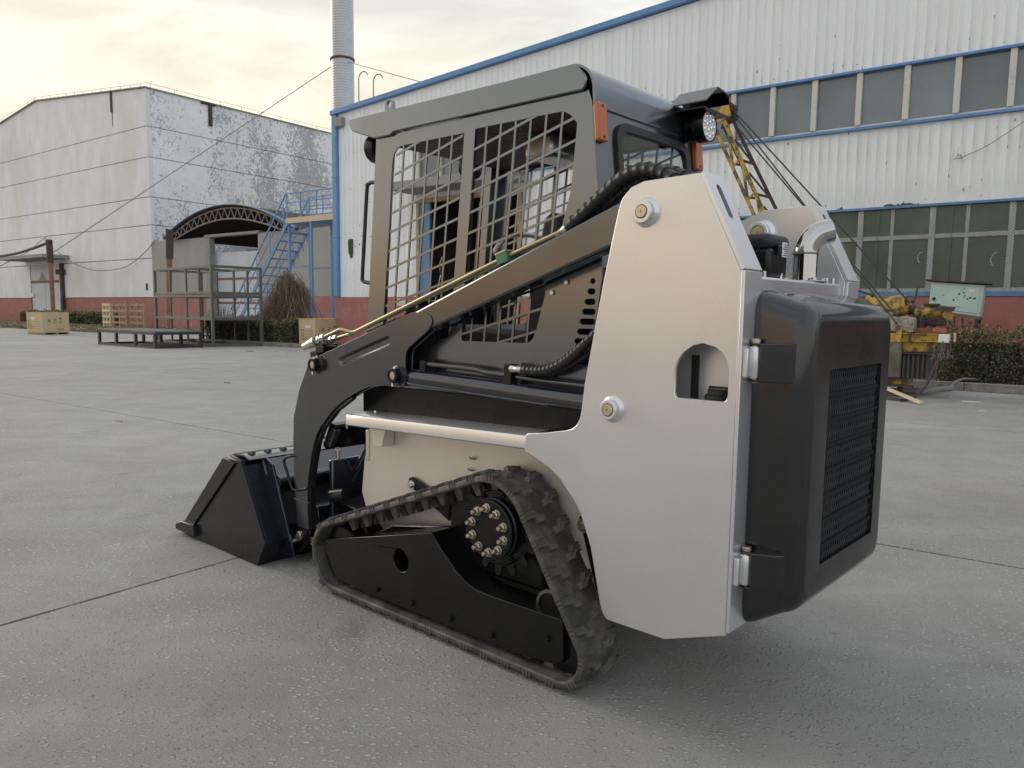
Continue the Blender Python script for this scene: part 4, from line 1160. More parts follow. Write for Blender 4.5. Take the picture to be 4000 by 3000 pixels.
M['dark'] = mat('dark_interior', (.025, .025, .026), .9)
M['canopy'] = mat('canopy_concrete', (.28, .28, .275), .85, var=.15, vscale=2, dirt=(.16, .155, .15), dirt_scale=2)
M['galv'] = mat('galvanised_duct', (.46, .48, .50), .42, .6, var=.08, vscale=2, dirt=(.36, .37, .38), dirt_lo=.5, dirt_hi=.8, dirt_scale=1)
M['wire'] = mat('cable_sheath', (.05, .05, .05), .7)
M['greycable'] = mat('grey_cable', (.22, .22, .21), .7)
M['olive'] = mat('olive_steel', (.10, .105, .085), .6, var=.15, vscale=5, dirt=(.14, .12, .09), dirt_lo=.55, dirt_hi=.8, dirt_scale=5)
M['blacksteel'] = mat('black_steel_frame', (.035, .036, .04), .5, var=.2, vscale=6)
M['deck'] = mat('worn_deck', (.13, .13, .135), .7, var=.2, vscale=5, dirt=(.22, .22, .215), dirt_lo=.5, dirt_hi=.75, dirt_scale=3)
M['ply'] = mat('plywood', (.56, .44, .26), .75, var=.10, vscale=3, dirt=(.42, .32, .19), dirt_lo=.5, dirt_hi=.8, dirt_scale=3, stretch=(1, 1, .25))
M['wood'] = mat('pallet_wood', (.36, .27, .17), .8, var=.2, vscale=5, dirt=(.20, .15, .10), dirt_lo=.5, dirt_hi=.8, dirt_scale=6)
M['freshwood'] = mat('fresh_timber', (.62, .50, .32), .75, var=.12, vscale=8, stretch=(1, 6, 6))
M['yellow'] = mat('chipped_yellow_paint', (.50, .32, .035), .5, var=.1, vscale=6, dirt=(.10, .07, .05), dirt_lo=.46, dirt_hi=.56, dirt_scale=6, bump=.3, bscale=20)
M['mint'] = mat('mint_paint', (.44, .58, .53), .55, var=.05, vscale=3, dirt=(.16, .13, .10), dirt_lo=.66, dirt_hi=.72, dirt_scale=7)
M['stone'] = mat('granite', (.34, .29, .22), .9, var=.3, vscale=14, bump=.8, bscale=25, dirt=(.16, .14, .12), dirt_lo=.5, dirt_hi=.65, dirt_scale=18)
M['brickred'] = mat('broken_brick', (.34, .13, .08), .9, var=.2, vscale=10, bump=.5, bscale=30)
M['grimy'] = mat('grimy_concrete', (.13, .115, .10), .9, var=.3, vscale=5, bump=.5, bscale=20, dirt=(.22, .20, .17), dirt_lo=.5, dirt_hi=.75, dirt_scale=5)
M['fin'] = mat('dark_fins', (.055, .053, .050), .7, var=.2, vscale=5)

def worn_wall(name, base, under, lo, hi, scale, stretch=(1, 1, 1), streak=.0, warm=None):
    m = bpy.data.materials.new(name); m.use_nodes = True
    t = m.node_tree; L = t.links; b = t.nodes['Principled BSDF']
    tcn = t.nodes.new('ShaderNodeTexCoord'); mpn = t.nodes.new('ShaderNodeMapping'); mpn.inputs['Scale'].default_value = stretch
    L.new(tcn.outputs['Object'], mpn.inputs[0])
    def noise(sc, d, ro, dist=0, src=None):
        n_ = t.nodes.new('ShaderNodeTexNoise'); n_.inputs['Scale'].default_value = sc; n_.inputs['Detail'].default_value = d
        n_.inputs['Roughness'].default_value = ro; n_.inputs['Distortion'].default_value = dist
        L.new(src or mpn.outputs[0], n_.inputs['Vector']); return n_.outputs['Fac']
    fine = noise(scale * 5, 6, .65, 1.4)
    reg = noise(scale * .22, 4, .6)
    ma = t.nodes.new('ShaderNodeMath'); ma.operation = 'MULTIPLY_ADD'; ma.inputs[1].default_value = .9
    L.new(reg, ma.inputs[0]); L.new(fine, ma.inputs[2])
    rp = t.nodes.new('ShaderNodeValToRGB'); rp.color_ramp.elements[0].position = lo; rp.color_ramp.elements[1].position = hi
    L.new(ma.outputs[0], rp.inputs[0])
    mr = t.nodes.new('ShaderNodeMapRange'); mr.inputs['From Min'].default_value = .3; mr.inputs['From Max'].default_value = .7
    mr.inputs['To Min'].default_value = .90; mr.inputs['To Max'].default_value = 1.08
    L.new(noise(scale * .5, 6, .6), mr.inputs['Value'])
    vm = t.nodes.new('ShaderNodeVectorMath'); vm.operation = 'SCALE'; vm.inputs[0].default_value = base; L.new(mr.outputs[0], vm.inputs['Scale'])
    col = vm.outputs[0]
    if warm:
        r2 = t.nodes.new('ShaderNodeValToRGB'); r2.color_ramp.elements[0].position = .5; r2.color_ramp.elements[1].position = .75
        L.new(noise(scale * .15, 4, .6, .5), r2.inputs[0])
        m2 = t.nodes.new('ShaderNodeMix'); m2.data_type = 'RGBA'; L.new(r2.outputs[0], m2.inputs['Factor']); L.new(col, m2.inputs['A']); m2.inputs['B'].default_value = (*warm, 1)
        col = m2.outputs['Result']
    mi = t.nodes.new('ShaderNodeMix'); mi.data_type = 'RGBA'
    L.new(rp.outputs[0], mi.inputs['Factor']); L.new(col, mi.inputs['A']); mi.inputs['B'].default_value = (*under, 1)
    L.new(mi.outputs['Result'], b.inputs['Base Color'])
    b.inputs['Roughness'].default_value = .85
    bp = t.nodes.new('ShaderNodeBump'); bp.inputs['Strength'].default_value = .35; bp.inputs['Distance'].default_value = .02; bp.invert = True
    L.new(rp.outputs[0], bp.inputs['Height']); L.new(bp.outputs[0], b.inputs['Normal'])
    return m
M['hallL'] = worn_wall('hall_render_front', (.74, .745, .745), (.47, .475, .47), 1.0, 1.10, 1.5, (1.2, 1, .6), warm=(.64, .62, .57))
M['hallR'] = worn_wall('hall_render_side', (.83, .825, .81), (.42, .42, .425), .94, 1.0, .8, (1, 1, .8))
M['annexw'] = worn_wall('annex_render', (.33, .325, .30), (.55, .55, .53), 1.0, 1.06, 1.6, (1, 1, .5))

# ---- ground: base sheet and concrete bays with open joints
gr = MB().add([(-400, -300, -.02), (400, -300, -.02), (400, 500, -.02), (-400, 500, -.02)], [(0, 1, 2, 3)]).build('ground', M['jointdirt'], None, smooth=0)
tag(gr, kind='structure')
xc = [-90, -60, -38, -15, -3.33, 6, 16, 30, 60]
yc_ = [-40, -18, -6.5, -1, 4.52, 10.0, 15.6, 21, 27, 60]
for i in range(len(xc) - 1):
    for j in range(len(yc_) - 1):
        g = .006
        x0, x1, y0, y1 = xc[i] + g, xc[i + 1] - g, yc_[j] + g, yc_[j + 1] - g
        nx = max(2, min(40, int((x1 - x0) / .25)))
        # edges slightly ragged where arrises have chipped
        def edge(ax, ay, bx_, by_, n_, nxx, nyy):
            out = []
            for k in range(n_):
                s_ = k / n_
                jx = random.uniform(0, .006) if k else 0
                out.append((ax + (bx_ - ax) * s_ + nxx * jx, ay + (by_ - ay) * s_ + nyy * jx))
            return out
        near = abs(i - 3.5) < 2 and 2 <= j <= 5
        n_ = 60 if near else 2
        poly = edge(x0, y0, x1, y0, n_, 0, 1) + edge(x1, y0, x1, y1, n_, -1, 0) + edge(x1, y1, x0, y1, n_, 0, -1) + edge(x0, y1, x0, y0, n_, 1, 0)
        s_ = MB().prism(poly, -.018, 0, axis='z').build('concrete_slab', M['concrete'], gr, smooth=0)
        s_.rotation_euler = (0, 0, RZ)

# ================================================================ white shed
YS = 17.9
SH = wthing('white_shed', 'long white metal-clad shed with blue trim, two window strips and a red base', 'shed', -20.6, YS)
def roofz(x): return 7.88 + (x + 20.76) * .0665
# body
mb = MB().prism([(-20.55, 0), (-20.55, 7.80), (-20.45, 7.80), (-20.45, 0)], YS + .25, YS + 26)
mb.prism([(-20.5, 7.70), (14, 10.0), (14, 10.1), (-20.5, 7.80)], YS + .05, YS + 26)
mb.box(13.9, 14, YS + .2, YS + 26, 0, 10)
mb.box(-20.5, 14, YS + 26, YS + 26.1, 0, 10)
wb(mb, 'rear_shell', M['clad2'], SH)
OPX0, OPX1, OPZ = -16.75, -12.95, 4.70       # doorway
MB_ = MB().box(-20.62, OPX0, YS - .03, YS + .25, 0, 1.70)
wb(MB_, 'plinth', M['dado'], SH, bevel=.02)
wb(MB().box(OPX1, 14, YS - .03, YS + .25, 0, 1.68), 'plinth', M['dado'], SH, bevel=.02)
# core wall behind the cladding
core = MB().prism([(-20.6, 1.70), (OPX0, 1.70), (OPX0, OPZ), (OPX1, OPZ), (OPX1, 1.68), (-6.75, 1.68), (-6.75, 3.52), (14, 3.52), (14, 5.25), (-17.0, 5.25), (-17.0, 6.38), (14, 6.38), (14, roofz(14) - .05), (-20.6, roofz(-20.6) - .05)], YS + .08, YS + .22)
wb(core, 'frame_wall', M['clad2'], SH)
PW = .195
panel_cache = {}
def panel(z0, z1a, z1b, x, m):
    """one cladding tray with a standing seam on its left edge"""
    prof = [(0, .05), (0, .008), (.003, .004), (.011, .004), (.014, .016), (.020, .022), (.070, .023), (.073, .0205), (.079, .0205), (.082, .023), (.126, .023), (.129, .0205), (.135, .0205), (.138, .023), (PW - .002, .022), (PW - .002, .05)]
    mb = MB()
    n = len(prof)
    lo = [(px, py, z0) for px, py in prof]
    hi = [(px, py, z1a + (z1b - z1a) * px / PW) for px, py in prof]
    mb.add(lo + hi, [(i, i + 1, n + i + 1, n + i) for i in range(n - 1)] + [tuple(range(n - 1, -1, -1)), tuple(range(n, 2 * n))])
    return mb.mesh('cladding_panel', m, 25)
bx0, by0 = SH['bx'], SH['by']
cols = int((1.3 + 20.6) / PW)
for k in range(cols):
    x = -20.6 + PW * k
    za, zb = roofz(x) - .08, roofz(x + PW) - .08
    spans = []
    if x + PW < -16.95:
        spans.append((1.72, za, zb, 'clad'))
    else:
        spans.append((6.44, za, zb, 'clad'))
        if x < OPX1 and x > OPX0 - .1: lo = OPZ
        elif x > -6.8: lo = 3.56
        else: lo = 1.72
        spans.append((lo, 5.20, 5.20, 'clad2'))
    for z0, z1, z2, mm in spans:
        key = None if z1 != z2 else (z0, z1)
        if key and key in panel_cache: me = panel_cache[key]
        else:
            me = panel(z0, z1, z2, x, M[mm])
            if key: panel_cache[key] = me
        inst('cladding_panel', me, SH, Matrix.Translation((x - bx0, YS - by0, 0)))
xe = -20.6 + PW * cols
wb(MB().prism([(xe, 6.44), (14, 6.44), (14, roofz(14) - .08), (xe, roofz(xe) - .08)], YS + .02, YS + .06), 'cladding_sheet', M['clad'], SH)
wb(MB().box(xe, 14, YS + .02, YS + .06, 3.56, 5.2), 'cladding_sheet', M['clad2'], SH)
# trims
wb(MB().box(-17.0, 14, YS - .06, YS + .08, 6.385, 6.44), 'window_trim', M['blue'], SH, bevel=.008)
wb(MB().box(-17.0, 14, YS - .07, YS + .08, 5.195, 5.255), 'window_trim', M['blue'], SH, bevel=.008)
wb(MB().box(-6.8, 14, YS - .06, YS + .08, 3.505, 3.56), 'window_trim', M['bluedirty'], SH, bevel=.008)
mb = MB().prism([(-20.78, 7.80), (-20.78, 7.95), (14, roofz(14) + .12), (14, roofz(14) - .03)], YS - .12, YS + .3)
wb(mb, 'verge_trim', M['blue'], SH, bevel=.01)
wb(MB().box(-20.74, -20.50, YS - .10, YS + .14, 1.72, 7.80), 'corner_downpipe', M['blue'], SH, bevel=.03)
for zj in (5.75, 3.74):
    wb(MB().box(-20.75, -20.49, YS - .11, YS + .15, zj, zj + .05), 'pipe_collar', M['blue'], SH, bevel=.01)
wb(MB().box(-20.50, -20.15, YS - .16, YS - .01, 7.38, 7.68), 'gutter_box', M['canopy'], SH, bevel=.02)
# upper windows
wb(MB().box(-17.0, 14, YS + .02, YS + .12, 5.255, 5.305), 'window_sill', M['wframe'], SH)
for k in range(34):
    x = -16.9 + .9145 * k
    if x > 12: break
    wb(MB().box(x, x + .115, YS - .02, YS + .12, 5.305, 6.385), 'mullion', M['wframe'], SH, bevel=.006)
    if x + .9 < 12:
        wb(MB().box(x + .115, x + .9145, YS + .07, YS + .085, 5.305, 6.385), 'window_pane', M['upglass'], SH)
# lower windows: frames behind wire mesh
wb(MB().box(-6.75, 14, YS - .05, YS + .14, 1.68, 1.78), 'window_sill', M['bluedirty'], SH)
lows = []
x = -6.60
while x < 3.4:
    lows.append(x); x += 1.372
for x in lows:
    # each window: outer frame, transom, two panes above and below
    a, b_ = x, x + 1.372
    fr = MB().box(a - .055, a + .055, YS - .0, YS + .12, 1.78, 3.50)
    fr.box(a + .055, b_ - .055, YS + .01, YS + .12, 2.86, 2.95)
    fr.box(a + .055, b_ - .055, YS + .01, YS + .12, 1.78, 1.85)
    fr.box(a + .585, a + .655, YS + .015, YS + .12, 1.85, 2.86)
    fr.box(a + .585, a + .655, YS + .015, YS + .12, 2.95, 3.50)
    wf = wb(fr, 'window_frame', M['gframe'], SH, bevel=.006)
    for (xa, xb, za, zb) in ((a + .055, a + .585, 1.85, 2.86), (a + .655, b_ - .055, 1.85, 2.86), (a + .055, a + .585, 2.95, 3.50), (a + .655, b_ - .055, 2.95, 3.50)):
        wb(MB().box(xa, xb, YS + .06, YS + .075, za, zb), 'window_pane', M['lowglass'], SH, parent=wf)
    wm = MB()
    s_ = .062
    for kk in range(-30, 45):
        for sg in (1, -1):
            p0 = (a + kk * s_, 1.80); p1 = (p0[0] + sg * 1.7, 3.50)
            q = clip([(p0[0] - .0028, p0[1]), (p0[0] + .0028, p0[1]), (p1[0] + .0028, p1[1]), (p1[0] - .0028, p1[1])], [(a, 1.80), (b_, 1.80), (b_, 3.50), (a, 3.50)])
            if len(q) > 2: wm.prism(q, YS - .032 - (.003 if sg > 0 else 0), YS - .030)
    wb(wm, 'wire_screen', M['olive'], SH, parent=wf, smooth=0, recalc=False)
    wb(MB().tube([(a + .34, YS - .04, 1.75), (a + .36, YS - .04, 3.50)], .008, 6), 'screen_rod', M['olive'], SH, parent=wf)
wb(MB().box(-6.84, -6.62, YS - .01, YS + .12, 1.70, 3.50), 'jamb', M['clad2'], SH)
# things tucked behind the panes
for (x, z, r_) in ((-2.62, 2.48, .10), (-1.30, 2.40, .12)):
    pts_ = [(x + r_ * math.cos(R(a)), YS + .055, z + r_ * 1.2 * math.sin(R(a))) for a in range(100, 260, 20)]
    wb(MB().tube(pts_, .008, 6), 'hanging_hook', M['whitelabel'], SH)
# doorway
wb(MB().box(OPX0 - .35, OPX1 + .35, YS - .95, YS + .1, 4.90, 5.16), 'canopy', M['canopy'], SH, bevel=.02)
wb(MB().box(OPX0 - .2, OPX1 + .2, YS - .05, YS + .1, 4.62, 4.74), 'lintel', M['wood'], SH, bevel=.01)
wb(MB().box(OPX0 + .0, OPX0 + .42, YS - .02, YS + .08, 0, 4.62), 'door_leaf', M['bluedirty'], SH, bevel=.01)
wb(MB().box(OPX0 - .12, OPX0, YS - .06, YS + .1, .0, 4.70), 'door_post', M['wood'], SH, bevel=.01)
wb(MB().box(OPX1, OPX1 + .12, YS - .06, YS + .1, .0, 4.70), 'door_post', M['wood'], SH, bevel=.01)
inn_ = MB().box(OPX0 - 2.5, OPX1 + 3, YS + 7.0, YS + 7.1, 0, 5.4)
inn_.box(OPX0 - 2.6, OPX0 - 2.5, YS + .25, YS + 7.1, 0, 5.4)
inn_.box(OPX1 + 3, OPX1 + 3.1, YS + .25, YS + 7.1, 0, 5.4)
inn_.box(OPX0 - 2.6, OPX1 + 3.1, YS + .25, YS + 7.1, 5.3, 5.4)
wb(inn_, 'workshop_room', M['grimy'], SH)
sg_ = wb(MB().box(-17.72, -17.38, YS - .045, YS - .032, 1.44, 1.66), 'wall_sign', M['whitelabel'], SH)
def text(body, size, m, parent, loc, rot, name='lettering', align='CENTER', ext=.0006):
    cu = bpy.data.curves.new(name, 'FONT')
    cu.body = body; cu.size = size; cu.align_x = align; cu.align_y = 'CENTER'; cu.extrude = ext
    cu.materials.append(m)
    tmp_ = bpy.data.objects.new(name, cu); COL.objects.link(tmp_)
    me = bpy.data.meshes.new_from_object(tmp_.evaluated_get(bpy.context.evaluated_depsgraph_get()))
    bpy.data.objects.remove(tmp_)
    me.materials.clear(); me.materials.append(m)
    o = bpy.data.objects.new(name, me); COL.objects.link(o)
    o.parent = parent; o.location = loc; o.rotation_euler = rot
    return o
sx_, sy_ = -17.55 - bx0, YS - .047 - by0
text('安全施工', .075, M['redink'], sg_, (sx_, sy_, 1.60), (R(90), 0, 0))
text('禁止烟火', .075, M['redink'], sg_, (sx_, sy_, 1.50), (R(90), 0, 0))
# stain, rust, bracketed aerial
wb(MB().prism(rpoly([(-20.08, 3.66, .1), (-19.80, 3.68, .1), (-19.83, 3.2, .05), (-19.88, 3.05, .03), (-19.95, 3.02, .02), (-20.06, 3.25, .06)]), YS - .004, YS - .001), 'soot_stain', M['rustdark'], SH)
for (x0, x1) in ((-3.42, -2.75), (-4.35, -4.25)):
    mb = MB(); k = 0; x = x0
    pts_ = [(x0, 3.561)]
    while x < x1:
        pts_.append((x, 3.575 + random.random() * .045)); x += .03
    pts_ += [(x1, 3.561)]
    wb(MB().prism(pts_, YS - .006, YS + .03), 'rust_patch', M['rustdark'], SH)
fl = MB()
for _ in range(420):
    k = random.randrange(cols); x = -20.6 + PW * k + random.choice((.007, .007, .012, .10))
    if random.random() < .6: z = random.choice((5.19, 6.46, 3.58)) + abs(random.gauss(0, .16)) * (-1 if random.random() < .3 else 1)
    else: z = random.uniform(1.9, 7.6)
    if 5.2 < z < 6.44 and x > -17 or (OPX0 - .2 < x < OPX1 + .2 and z < 5.2) or (x > -6.9 and z < 3.6): continue
    h_ = random.uniform(.006, .03)
    fl.box(x - .004, x + .004, YS - .001 if x < -20 else YS - .001, YS + .0225, z - h_, z + h_)
tag(wb(fl, 'rust_flecks', M['rustdark'], SH, smooth=0), kind='stuff')
# (aerial is its own thing)
AE = wthing('wall_aerial', 'small white aerial bracketed to the shed cladding below the window strip', 'aerial', -2.13, YS - .03, z=0)
wb(MB().bar((-2.14, YS - .10, 4.42), (-2.10, YS - .10, 4.62), .035, .03), 'aerial_body', M['whitelabel'], AE, bevel=.005)
wb(MB().tube([(-2.12, YS + .0, 4.47), (-2.12, YS - .10, 4.47), (-2.06, YS - .10, 4.46), (-2.03, YS - .09, 4.38)], .010, 8), 'bracket', M['greycable'], AE)
wb(MB().tube(spline([(-2.17, YS - .08, 4.40), (-2.08, YS - .08, 4.40), (-1.98, YS - .08, 4.44), (-1.6, YS - .1, 4.60), (-1.0, YS - .3, 4.95), (-.3, YS - .5, 5.4), (1.5, YS - 1, 6.6)], 8), .008, 6), 'lead', M['greycable'], AE)

# ================================================================ old hall on the left
YB, XB = 27.3, -49.8
HL = wthing('old_hall', 'tall old concrete hall with flaking white walls and a red base', 'hall', XB, YB)
rows = [(0, 1.98), (2.02, 4.58), (4.62, 6.76), (6.80, 8.58), (8.62, 11.15), (11.19, 13.12)]
def ridge(x): return 15.52 + (-49.8 - x) * .0955 if x > -65.7 else 17.04 - (-65.7 - x) * .115
for z0, z1 in rows:
    first = z0 == 0
    mm = M['dado'] if first else M['hallL']
    if z1 < 5:
        # leave the doorway out of the two lowest courses
        for (xa, xb) in ((-88, -68.6), (-63.5, XB)):
            wb(MB().box(xa, xb, YB - (.01 if first else 0), YB + .3, z0, z1), 'wall_course', mm, HL, bevel=.012)
    else:
        wb(MB().box(-88, XB, YB, YB + .3, z0, z1), 'wall_course', mm, HL, bevel=.012)
    wb(MB().box(XB - .3, XB, YB + .305, YB + 26, z0, z1), 'side_course', M['dado'] if first else M['hallR'], HL, bevel=.012)
wb(MB().prism([(-88, 13.16), (XB, 13.16), (XB, ridge(XB)), (-65.7, 17.04), (-88, ridge(-88))], YB, YB + .3), 'gable', M['hallL'], HL, bevel=.012)
wb(MB().box(XB - .3, XB, YB + .305, YB + 26, 13.16, 15.55), 'side_course', M['hallR'], HL, bevel=.012)
mb = MB().box(-88, XB - .3, YB + .3, YB + 26, 0.1, 12.9)
wb(mb, 'core', M['jointdirt'], HL)
wb(MB().prism([(-88, ridge(-88)), (-65.7, 17.04), (XB + .1, 15.53), (XB + .1, 15.60), (-65.7, 17.12), (-88, ridge(-88) + .08)], YB - .12, YB + 26), 'roof_sheet', M['canopy'], HL)
for k in range(14):
    x = XB - .5 - k * 1.3
    wb(MB().tube([(x, YB - .05, ridge(x) + .05), (x, YB - .05, ridge(x) + .28)], .015, 6), 'lightning_post', M['greycable'], HL)
wb(MB().tube([(x_, YB - .05, ridge(x_) + .28) for x_ in (XB - .2, -55, -60, -65.7, -74, -86)], .012, 6), 'lightning_strip', M['greycable'], HL)
wb(MB().tube([(XB + .05, YB, 15.85), (XB + .05, YB + 25, 15.85)], .012, 6), 'lightning_strip', M['greycable'], HL)
for k in range(12):
    wb(MB().tube([(XB + .05, YB + .3 + k * 1.7, 15.58), (XB + .05, YB + .3 + k * 1.7, 15.85)], .015, 6), 'lightning_post', M['greycable'], HL)
# rusty spouts with stains
wb(MB().box(-54.35, -54.12, YB - .08, YB + .0, 14.6, 15.92), 'rain_spout', M['rustdark'], HL, bevel=.02)
wb(MB().prism([(-54.30, 14.6), (-54.14, 14.6), (-54.16, 13.9), (-54.2, 13.55), (-54.27, 13.8)], YB - .006, YB - .002), 'rust_stain', M['rust'], HL)
mb = MB().box(XB, XB + .08, YB + 4.45, YB + 4.75, 14.0, 15.5)
mb.box(XB, XB + .12, YB + 3.9, YB + 5.0, 15.40, 15.56)
wb(mb, 'rain_spout', M['rustdark'], HL, bevel=.02)
# door with porch slab
dr0, dr1 = -68.55, -63.55
M['doorpaint'] = worn_wall('door_paint', (.55, .57, .60), (.16, .12, .09), 1.16, 1.22, 1.2)
do = wb(MB().box(dr0, -66.1, YB + .05, YB + .15, .3, 3.2), 'door_leaf', M['doorpaint'], HL, bevel=.02)
wb(MB().box(-66.06, dr1, YB + .05, YB + .15, .3, 3.2), 'door_leaf', M['doorpaint'], HL, bevel=.02)
wb(MB().box(dr0, dr1, YB + .05, YB + .15, 3.38, 4.9), 'door_panel', M['doorpaint'], HL, bevel=.02)
wb(MB().box(dr0, dr1, YB + .02, YB + .15, 3.2, 3.38), 'door_rail', M['rust'], HL)
wb(MB().add([(-67.1, YB + .04, 3.42), (-65.8, YB + .04, 3.42), (-66.5, YB + .04, 4.05), (-67.1, YB + .03, 3.42), (-65.8, YB + .03, 3.42), (-66.5, YB + .03, 4.05)], [(0, 1, 2), (5, 4, 3), (0, 3, 4, 1), (1, 4, 5, 2), (2, 5, 3, 0)]), 'torn_sheet', M['canopy'], HL)
wb(MB().box(-68.6, -68.1, YB - .05, YB + .05, 2.1, 2.4), 'lock_box', M['whitelabel'], HL)
wb(MB().box(-69.4, -61.6, YB - 1.9, YB + .05, 4.92, 5.20), 'porch_slab', M['canopy'], HL, bevel=.03)
wb(MB().box(-62.9, -62.55, YB - .25, YB - .02, .4, 4.62), 'drain_pipe', M['rustdark'], HL, bevel=.05)
wb(MB().box(-63.25, -62.3, YB - .35, YB - .02, 3.8, 4.15), 'pipe_clamp', M['rustdark'], HL, bevel=.03)
wb(MB().box(-50.74, -50.49, YB - .02, YB + .02, 2.48, 2.95), 'wall_vent', M['rustdark'], HL)

# ================================================================ annex with arched roof
AN = wthing('arched_annex', 'grey rendered annex with barrel roof and open truss between hall and shed', 'annex', -44, YB)
a0x, a1x = -43.5, -38.2
for (xa, xb) in ((XB + .02, a0x), (a1x, -29)):
    wb(MB().box(xa, xb, YB - .04, YB + .25, 2.0, 5.66), 'wall', M['annexw'], AN, bevel=.02)
    wb(MB().box(xa, xb, YB - .06, YB + .25, 0, 1.995), 'plinth', M['dado'], AN, bevel=.02)
wb(MB().box(a0x + .02, a0x + .5, YB - .10, YB + .3, 0, 5.62), 'gate_post', M['canopy'], AN, bevel=.03)
wb(MB().box(a0x, a1x + .2, YB - .12, YB + .3, 5.62, 5.78), 'gate_lintel', M['canopy'], AN, bevel=.02)
acx, aw, ah, az0 = -40.9, 6.45, 1.62, 5.66
def archz(x, dz=0): return az0 + ah * (1 - ((x - acx) / aw) ** 2) + dz
xs_ = [acx - aw + 2 * aw * k / 40 for k in range(41)]
roofp = [(x, archz(x)) for x in xs_]
wb(MB().prism(roofp + [(x, z + .06) for x, z in roofp[::-1]], YB - .5, YB + 14), 'barrel_roof', M['rustdark'], AN)
wb(MB().prism([(x, z + .061) for x, z in roofp] + [(x, z + .085) for x, z in roofp[::-1]], YB - .62, YB - .2), 'roof_edge', M['bluedirty'], AN)
trs = MB(); trs.tube([(x, YB - .35, archz(x) - .10) for x in xs_], .05, 8)
M['truss'] = mat('truss_steel', (.24, .20, .17), .7, var=.2, vscale=3)
wb(trs, 'truss_chord', M['truss'], AN)
low = [(x, archz(x) - .72 + .35 * abs((x - acx) / aw) ** 3) for x in xs_[2:-2]]
wb(MB().tube([(x, YB - .35, z) for x, z in low], .05, 8), 'truss_chord', M['truss'], AN)
for k in range(0, 36):
    xa, za = xs_[2 + k], archz(xs_[2 + k]) - .10
    xb, zb = low[k][0], low[k][1]
    j = k + 1 if k % 2 == 0 else k + 1
    if k % 2 == 0: p0, p1 = (xa, za), low[k + 1]
    else: p0, p1 = low[k], (xs_[3 + k], archz(xs_[3 + k]) - .10)
    wb(MB().tube([(p0[0], YB - .35, p0[1]), (p1[0], YB - .35, p1[1])], .035, 6), 'truss_web', M['truss'], AN)
mb = MB().box(-50, -29, YB + 13.5, YB + 13.6, 0, 8)
wb(mb, 'back_wall', M['grimy'], AN)
gt = wb(MB().box(-43.05, -38.75, YB + .40, YB + .48, .25, 4.72), 'gate_leaf', M['doorpaint'], AN, bevel=.02)
for zz_ in (3.05, 1.6):
    wb(MB().box(-43.05, -38.75, YB + .38, YB + .40, zz_, zz_ + .13), 'gate_rail', M['rust'], AN, parent=gt)
wb(MB().box(-42.2, -39.0, YB + 2, YB + 3.6, 4.4, 5.0), 'stored_crate', M['canopy'], AN)

# ================================================================ chimney
CX, CYw = -33.35, 29.5
prof = []
z = 0
while z < 30:
    prof += [(.612, z), (.625, z + .035), (.625, z + .085), (.612, z + .12)]
    z += .14
ch = wsolo(MB().lathe(prof, (CX, CYw, 0), (0, 0, 1), 28), 'chimney_duct', M['galv'], 'tall ribbed grey metal chimney rising behind the shed corner', 'chimney', CX, CYw)
zc = 14.9
cr_ = MB().lathe([(.63, -.05), (.665, -.05), (.665, .05), (.63, .05)], (CX, CYw, zc), (0, 0, 1), 28, close=True).build('guy_collar', M['rustdark'], ch, off=(CX, CYw, 0))
def wwire(name, pts_, r_, m, label, bx, by, cat='cable'):
    return wsolo(MB().tube(pts_, r_, 6), name, m, label, cat, bx, by)
wwire('guy_wire', [(CX - .6, CYw, zc - .1), (-40.2, 17.0, 3.85)], .022, M['greycable'], 'long guy wire from the chimney down to the rusty pole beside the plywood crate', CX, CYw)
wwire('guy_wire', [(CX + .5, CYw, zc - .2), (-16.5, YS + 2, 8.3)], .018, M['greycable'], 'guy wire from the chimney to the shed roof', CX, CYw)
wwire('guy_wire', [(CX - .5, CYw + .3, zc + .6), (-44.5, 38, 25.2)], .022, M['greycable'], 'guy wire rising from the chimney to the top edge of the picture', CX, CYw)
for (x, h_, s_) in ((-19.9, 9.15, -1), (-19.2, 8.95, -1)):
    pts_ = [(x, YS + .4, 7.9), (x, YS + .4, h_ - .2)] + [(x - s_ * .22 * (1 - math.cos(R(a))), YS + .4, h_ - .2 + .22 * math.sin(R(a))) for a in range(20, 170, 20)]
    wsolo(MB().tube(pts_, .016, 8), 'vent_hook', M['rustdark'], 'thin hooked vent pipe on the shed roof, %s of the two' % ('left' if x < -19.5 else 'right'), 'vent pipe', x, YS + .4)

# ================================================================ blue stair
ST = wthing('steel_stair', 'blue steel stair and railed landing against the shed corner', 'stair', -26, 21)
y0, y1 = 20.55, 21.75
pf = wb(MB().box(-26.8, -20.65, y0, y1, 4.86, 4.98), 'landing', M['blue'], ST, bevel=.01)
wb(MB().box(-26.82, -20.65, y0 - .03, y0 - .002, 4.84, 5.06), 'kick_board', M['freshwood'], ST)
wb(MB().box(-26.83, -26.80, y0, y1, 4.84, 5.06), 'kick_board', M['freshwood'], ST)
for x in (-26.72, -25.3):
    for y in (y0 + .06, y1 - .06):
        wb(MB().box(x - .05, x + .05, y - .05, y + .05, 0, 4.86), 'post', M['blue'], ST, bevel=.008)
for zz_ in (3.05, 1.15):
    for y in (y0 + .06, y1 - .06):
        wb(MB().bar((-26.72, y, zz_), (-25.3, y, zz_), .05, .05), 'brace', M['blue'], ST)
